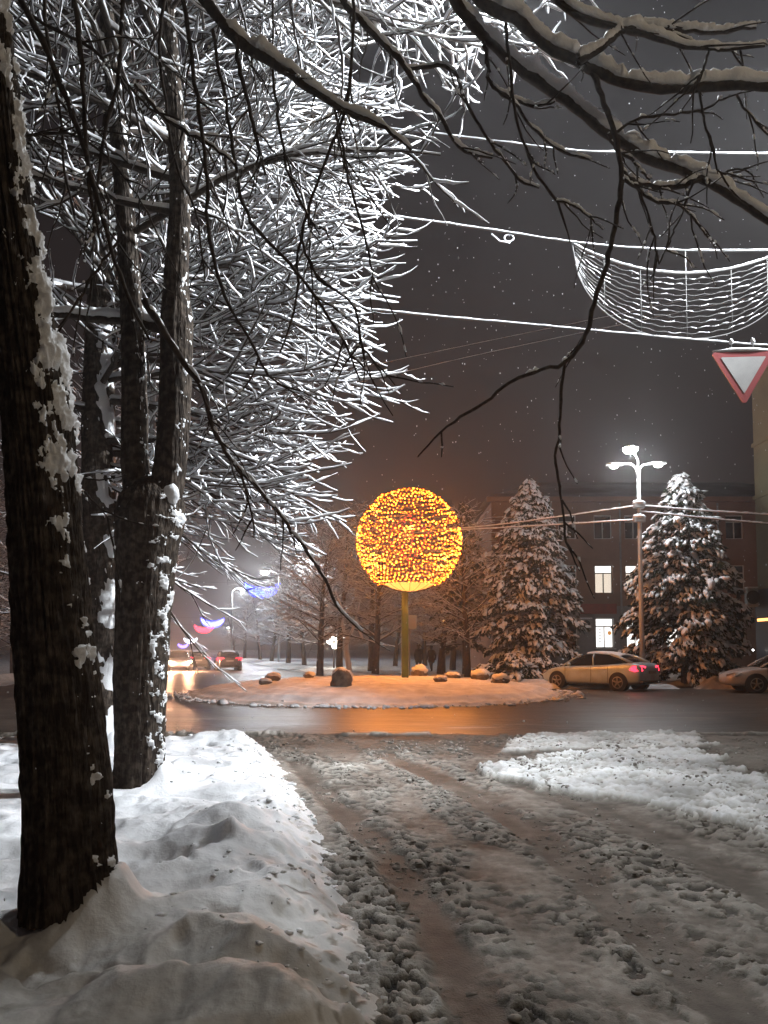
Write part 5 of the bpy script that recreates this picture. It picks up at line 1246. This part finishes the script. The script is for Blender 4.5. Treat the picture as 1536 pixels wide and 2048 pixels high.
# ================================================================== cars
def car(name, loc_, rz, paint, label, tail=4.0, head=0.0, detail=True):
    o = empty(name, loc_, rz, label, 'car')
    # stations along x (front = +x): x, half width, z sill, z shoulder, z deck
    st = [(-2.28, .60, .42, .62, .80), (-2.22, .76, .28, .70, 1.00), (-2.0, .85, .22, .74, 1.07), (-1.5, .885, .20, .76, 1.06), (-0.8, .90, .19, .74, .98), (0.2, .90, .19, .72, .94), (0.9, .895, .19, .72, .93), (1.35, .88, .20, .72, .89), (1.85, .83, .22, .66, .78), (2.15, .72, .26, .56, .66), (2.26, .52, .36, .50, .56)]
    V = []; n = 11
    for (x, w, zs_, zm, zd) in st:
        half = [(0, zs_), (w * .80, zs_), (w * .97, zs_ + .10), (w, zm), (w * .95, zd - .05), (w * .84, zd)]
        ring = [(x, y, z) for y, z in half] + [(x, 0, zd + .025)] + [(x, -y, z) for y, z in half[:0:-1]]
        V += ring
    m = len(ring); Fq = []
    for i in range(len(st) - 1):
        for k in range(m):
            k2 = (k + 1) % m; Fq.append((i * m + k, i * m + k2, (i + 1) * m + k2, (i + 1) * m + k))
    b = MB(); b.add(V, Fq + [tuple(range(m))[::-1], tuple((len(st) - 1) * m + k for k in range(m))])
    body = b.build('body', paint, o, True)
    ss = body.modifiers.new('s', 'SUBSURF'); ss.levels = 2; ss.render_levels = 2
    # wheel arches: dark recessed discs, then wheels
    # greenhouse (glass) with roof and pillars
    gst = [(-1.72, .70, .60, 1.05, 1.06), (-1.28, .74, .56, 1.02, 1.30), (-0.85, .76, .56, .97, 1.415), (-0.2, .77, .58, .95, 1.45), (0.25, .77, .57, .93, 1.41), (0.75, .75, .60, .92, 1.14), (1.12, .72, .66, .90, .93)]
    V = []; Fq = []
    for (x, wb, wt, zb_, zt_) in gst:
        V += [(x, wb, zb_), (x, wt * .98 + .02, zb_ + (zt_ - zb_) * .85), (x, wt * .80, zt_), (x, 0, zt_ + .02), (x, -wt * .80, zt_), (x, -wt * .98 - .02, zb_ + (zt_ - zb_) * .85), (x, -wb, zb_)]
    for i in range(len(gst) - 1):
        for k in range(6): Fq.append((i * 7 + k, i * 7 + k + 1, (i + 1) * 7 + k + 1, (i + 1) * 7 + k))
    g = MB(); g.add(V, Fq); gl_ = g.build('windows', M['glass_dark'], o, True)
    ss = gl_.modifiers.new('s', 'SUBSURF'); ss.levels = 1; ss.render_levels = 2
    rf = MB(); V = []; Fq = []
    for (x, wb, wt, zb_, zt_) in gst[1:5]:
        V += [(x, wt * .93, zb_ + (zt_ - zb_) * .93), (x, wt * .72, zt_ + .012), (x, 0, zt_ + .034), (x, -wt * .72, zt_ + .012), (x, -wt * .93, zb_ + (zt_ - zb_) * .93)]
    for i in range(3):
        for k in range(4): Fq.append((i * 5 + k, i * 5 + k + 1, (i + 1) * 5 + k + 1, (i + 1) * 5 + k))
    rf.add(V, Fq); roof = rf.build('roof', paint, o, True); sm = roof.modifiers.new('s', 'SOLIDIFY'); sm.thickness = 0.02
    ss = roof.modifiers.new('s2', 'SUBSURF'); ss.levels = 1; ss.render_levels = 2
    rsn = MB(); rsn.add([(x, y, z + 0.024 + (0.02 if abs(y) < .4 else 0)) for x, y, z in V], Fq); sn = rsn.build('roof_snow', M['snow'], o, True)
    sn.scale = (0.96, 0.90, 1.0); sn.location = (-0.02, 0, 0.004)
    ss = sn.modifiers.new('s2', 'SUBSURF'); ss.levels = 1; ss.render_levels = 2
    for s in (-1, 1):
        for pl in ([(-1.85, .66, 1.06), (-1.32, .64, 1.27), (-0.95, .62, 1.37)], [(-0.28, .775, .95), (-0.22, .70, 1.22), (-0.2, .58, 1.40)], [(1.12, .72, .92), (0.72, .70, 1.16), (0.3, .62, 1.37)]):
            MB().tube([(x, y * s, z) for x, y, z in pl], [.06, .045, .04] if pl[0][0] < -1 else [.035, .03, .03], 6).build('pillar', paint, o, True)
        # door seams, handles, mirror
        if detail:
            for x in (-0.95, -0.22, 0.95):
                MB().tube([(x, .903 * s, .30), (x - .02, .905 * s, .60), (x, .87 * s, .90)], 0.008, 4).build('door_seam', M['metal_dark'], o)
            for x in (-0.75, 0.0):
                MB().box(x - .10, x + .10, min(.885 * s, .915 * s), max(.885 * s, .915 * s), .80, .83).build('door_handle', M['trim'], o, bevel=0.008)
            MB().lathe([(0.001, -.09), (.07, -.05), (.085, 0.02), (.05, .08), (.001, .10)], 10, 'y', (0.72, .95 * s, .98), cap=False).build('mirror', paint, o, True)
        tl_ = MB(); tl_.add([(-2.19, .40 * s, .76), (-2.24, .62 * s, .76), (-2.06, .845 * s, .74), (-1.86, .875 * s, .80), (-1.95, .85 * s, .94), (-2.2, .62 * s, .96), (-2.26, .42 * s, .94)], [(0, 1, 5, 6), (1, 2, 4, 5), (2, 3, 4)])
        t_ = tl_.build('tail_light', M['tail'], o); sm = t_.modifiers.new('s', 'SOLIDIFY'); sm.thickness = 0.06; sm.offset = 0
        hl = MB(); hl.add([(2.20, .42 * s, .56), (2.22, .50 * s, .66), (1.98, .78 * s, .74), (1.80, .86 * s, .72), (2.02, .80 * s, .60)], [(0, 1, 2, 4), (2, 3, 4)])
        h_ = hl.build('headlight', M['headlamp_on'] if head else M['headlamp'], o); sm = h_.modifiers.new('s', 'SOLIDIFY'); sm.thickness = 0.05; sm.offset = 0
        for x in (-1.38, 1.32):
            a = MB(); a.lathe([(.375, .60 * s), (.375, .895 * s), (.33, .906 * s)], 26, 'y', (x, 0, .335)); a.build('wheel_arch', M['rubber'], o)
            w = MB(); w.lathe([(.20, .66 * s), (.30, .66 * s), (.32, .70 * s), (.32, .88 * s), (.30, .915 * s), (.225, .915 * s)], 26, 'y', (x, 0, .32)); wh = w.build('wheel', M['rubber'], o, True)
            rm = MB(); rm.lathe([(.225, .90 * s), (.225, .925 * s), (.20, .93 * s), (.19, .90 * s)], 26, 'y', (x, 0, .32), cap=False)
            for q in range(5):
                a2 = q * 2 * math.pi / 5 + .3; rm.tube([(x + .03 * math.cos(a2), .925 * s, .32 + .03 * math.sin(a2)), (x + .21 * math.cos(a2), .92 * s, .32 + .21 * math.sin(a2))], [.035, .025], 6)
            rm.lathe([(.05, .91 * s), (.05, .935 * s)], 10, 'y', (x, 0, .32)); rm.build('rim', M['rim'], wh)
    MB().box(-2.335, -2.315, -.26, .26, .66, .77).build('number_plate', M['sign_white'], o)
    MB().box(-2.31, -2.15, -.70, .70, .30, .40).build('bumper_trim', M['metal_dark'], o, bevel=0.02)
    return o
M['tail'] = mat('tail_lamp', (0.25, 0.01, 0.015), 0.2, emit=(1.0, 0.03, 0.06), estr=5.0)
M['headlamp'] = mat('headlamp_glass', (0.5, 0.5, 0.5), 0.1, 0.3)
M['headlamp_on'] = emis('headlamp_on', (1.0, 0.75, 0.5), 60)
M['rim'] = mat('alloy_rim', (0.30, 0.29, 0.27), 0.4, 0.7)
silver = mat('silver_paint', (0.50, 0.62, 0.70), 0.35, 0.2, noise=(2.5, (0.40, 0.48, 0.52), 0.45, 0.7), coat=0.4)
pinkish = mat('beige_paint', (0.60, 0.56, 0.55), 0.35, 0.2, noise=(2.5, (0.48, 0.44, 0.43), 0.45, 0.7), coat=0.4)
grey_p = mat('dark_car_paint', (0.04, 0.04, 0.05), 0.35, 0.3, coat=0.4)
gx, gy = G(1185, 1381)
car('sedan', (gx + 0.55, gy + 1.2, 0), R(180 - 47), silver, 'muddy silver sedan stopped by the kerb with red tail lights glowing')
gx, gy = G(1487, 1386)
car('sedan', (gx + 1.85, gy + 0.55, 0), R(180 - 8), pinkish, 'beige car whose front end shows at the foot of the ochre building')
for (px, py, rz, pnt, lab, hd) in ((455, 1340, 0, grey_p, 'distant dark car driving off down the avenue, tail lights red', 0), (395, 1338, 0, grey_p, 'distant car close behind the oncoming headlights, tail lights red', 0), (358, 1341, 180, grey_p, 'distant oncoming car with dazzling headlights', 1)):
    gx, gy = G(px, py); c = car('car', (gx, gy, 0), R(90 + 15.5 + rz), pnt, lab, head=hd, detail=False)
    if hd:
        for s in (-.62, .62):
            light('headlight_beam', (2.45, s, .66), 2100, (1.0, 0.50, 0.28), 0.2, c)
        light('road_glow', (2.9, 0, .9), 60, (1.0, 0.45, 0.25), 0.12, c) if False else None
# thin snow on the sedan's roof comes from its own cap
# ================================================================== bus-stop style sign behind the ball post
sy = 40.0
ss_ = empty('sign_post', (P(819, 1297, sy)[0], sy, 0.05), 0, 'pale rectangular road sign on a thin post just right of the ball post', 'road sign')
z1 = P(823, 1232, sy)[2]; z0 = P(823, 1260, sy)[2]
MB().tube([(0, 0, -0.1), (0, 0, z1)], 0.035, 8).build('post', M['metal_grey'], ss_, True)
MB().box(-0.10, 0.38, -0.06, -0.036, z0, z1).build('panel', mat('sign_grey_white', (0.30, 0.38, 0.44), 0.5), ss_, bevel=0.02)
MB().box(-0.02, 0.30, -0.065, -0.061, z0 + .12, z1 - .14).build('panel_print', mat('sign_print', (0.3, 0.34, 0.38), 0.5), ss_)

# ================================================================== two pedestrians
M['coat_dark'] = mat('dark_coat', (0.012, 0.012, 0.014), 0.9); M['skin'] = mat('skin', (0.35, 0.2, 0.14), 0.6)
def person(px, py, H, rz, stride, label):
    gx, gy = G(px, py, 0.1); o = empty('person', (gx, gy, 0.1), rz, label, 'person')
    k = H / 1.75; st = stride
    J = {'pel': (0, 0, .95), 'ch': (0.02, 0, 1.30), 'nk': (0.03, 0, 1.48), 'hd0': (0.04, 0, 1.56), 'hd': (0.045, 0, 1.66),
         'sl': (0.02, .19, 1.40), 'el': (-.06 + st * .3, .25, 1.13), 'wl': (.06 + st * .5, .25, .88), 'hl': (.08 + st * .55, .24, .79), 'sr': (0.02, -.19, 1.40), 'er': (-.06 - st * .3, -.25, 1.13), 'wr': (.02 - st * .4, -.25, .88), 'hr': (.04 - st * .4, -.24, .79),
         'hpl': (0, .10, .90), 'kl': (.05 - st * .5, .10, .49), 'al': (-.08 - st, .10, .09), 'tl': (.12 - st, .11, .035), 'hpr': (0, -.10, .90), 'kr': (.08 + st * .6, -.10, .49), 'ar': (-.02 + st, -.10, .09), 'tr': (.20 + st, -.11, .035)}
    rad = dict(pel=.16, ch=.19, nk=.075, hd0=.085, hd=.10, sl=.085, el=.065, wl=.05, hl=.045, sr=.085, er=.065, wr=.05, hr=.045, hpl=.115, kl=.075, al=.055, tl=.045, hpr=.115, kr=.075, ar=.055, tr=.045)
    E = [('pel', 'ch'), ('ch', 'nk'), ('nk', 'hd0'), ('hd0', 'hd'), ('ch', 'sl'), ('sl', 'el'), ('el', 'wl'), ('wl', 'hl'), ('ch', 'sr'), ('sr', 'er'), ('er', 'wr'), ('wr', 'hr'), ('pel', 'hpl'), ('hpl', 'kl'), ('kl', 'al'), ('al', 'tl'), ('pel', 'hpr'), ('hpr', 'kr'), ('kr', 'ar'), ('ar', 'tr')]
    names = list(J); me = bpy.data.meshes.new('body'); me.from_pydata([tuple(c * k for c in J[n]) for n in names], [(names.index(a), names.index(b)) for a, b in E], [])
    b = bpy.data.objects.new('body', me); C.objects.link(b); b.parent = o; me.materials.append(M['coat_dark'])
    b.modifiers.new('skin', 'SKIN'); sv = me.skin_vertices[0].data
    for i, n in enumerate(names): sv[i].radius = (rad[n] * k, rad[n] * k * (1.0 if n not in ('ch', 'pel') else 0.8)); sv[i].use_root = (n == 'pel')
    s2 = b.modifiers.new('s', 'SUBSURF'); s2.levels = 1; s2.render_levels = 2
    MB().lathe([(.20 * k, .62 * k), (.23 * k, .80 * k), (.19 * k, 1.05 * k), (.23 * k, 1.35 * k), (.12 * k, 1.47 * k)], 14, 'z', (0.01, 0, 0)).build('coat', M['coat_dark'], o, True)
    MB().lathe([(.108 * k, 1.64 * k), (.118 * k, 1.70 * k), (.09 * k, 1.77 * k), (.001, 1.80 * k)], 12, 'z', (.045 * k, 0, 0), cap=False).build('hat', M['coat_dark'], o, True)
    return o
person(837, 1345, 1.74, R(80), .16, 'person in a long dark coat walking, seen just right of the sign post')
person(863, 1344, 1.66, R(110), .20, 'person in dark clothes walking a step apart, towards the dark conifer')

# ================================================================== far facades that close the avenue and the left corner
M['far_wall'] = mat('far_plaster', (0.20, 0.19, 0.185), 0.9, noise=(0.3, (0.15, 0.14, 0.135), 0.4, 0.6))
def far_house(x, y, w, d, h, rz, label, nwin, lit, seed):
    o = empty('apartment_building', (x, y, 0), rz, label, 'building'); rg = random.Random(seed)
    MB().box(0, w, 0, d, -0.1, h).build('wall', M['far_wall'], o)
    MB().add([(-.3, -.3, h + .003), (w + .3, -.3, h + .003), (w + .3, d + .3, h + .003), (-.3, d + .3, h + .003), (w * .2, d / 2, h + 2.2), (w * .8, d / 2, h + 2.2)], [(0, 1, 5, 4), (1, 2, 5), (2, 3, 4, 5), (3, 0, 4), (3, 2, 1, 0)]).build('roof', M['roof'], o)
    for i in range(nwin):
        for j in range(int(h // 3.2)):
            xx = (i + .5) * w / nwin; zz = 1.0 + j * 3.2
            f = MB().box(xx - .6, xx + .6, -.05, -.003, zz, zz + 1.6).build('window', M['trim'], o)
            MB().box(xx - .52, xx + .52, -.06, -.053, zz + .08, zz + 1.52).build('pane', M['lit_warm'] if rg.random() < lit else M['pane_dark'], f)
far_house(-62, 62, 24, 10, 10, R(-8), 'grey apartment house behind the trees on the left corner', 8, 0.06, 5)

# ================================================================== falling snow
rgs = np.random.RandomState(77); n = 2600
d = 2.2 + 18 * rgs.rand(n) ** 0.8
u = rgs.uniform(-0.62, 0.62, n); z = rgs.uniform(0.3, 15, n)
pts = np.stack([u * d, d, z], -1)
sz = rgs.uniform(0.0022, 0.0052, n) * (0.55 + d / 13)
V = (pts[:, None, :] + oct_v[None] * sz[:, None, None] * np.array([1, 1, 1.9])).reshape(-1, 3)
Fq = (np.arange(n)[:, None, None] * 6 + oct_f[None]).reshape(-1, 3)
fs_ = np_mesh('falling_snow', V, [Fq], M['snow_branch']); tag(fs_, 'snowflakes drifting down through the lamplight', 'snowflakes', kind='stuff')

# ================================================================== haze
hb = MB().box(-130, 75, -14, 440, -1.1, 17.5).build('haze', M['snow']); hb['kind'] = 'stuff'
tag(hb, 'thin snowy night haze filling the street', 'haze')
hm = bpy.data.materials.new('haze'); hm.use_nodes = True; nt = hm.node_tree
for nd in list(nt.nodes): nt.nodes.remove(nd)
ho = nt.nodes.new('ShaderNodeOutputMaterial'); hv = nt.nodes.new('ShaderNodeVolumePrincipled')
hv.inputs['Color'].default_value = (0.9, 0.9, 0.92, 1); hv.inputs['Density'].default_value = 0.0026; hv.inputs['Anisotropy'].default_value = 0.72
nt.links.new(hv.outputs[0], ho.inputs['Volume'])
hb.data.materials.clear(); hb.data.materials.append(hm)
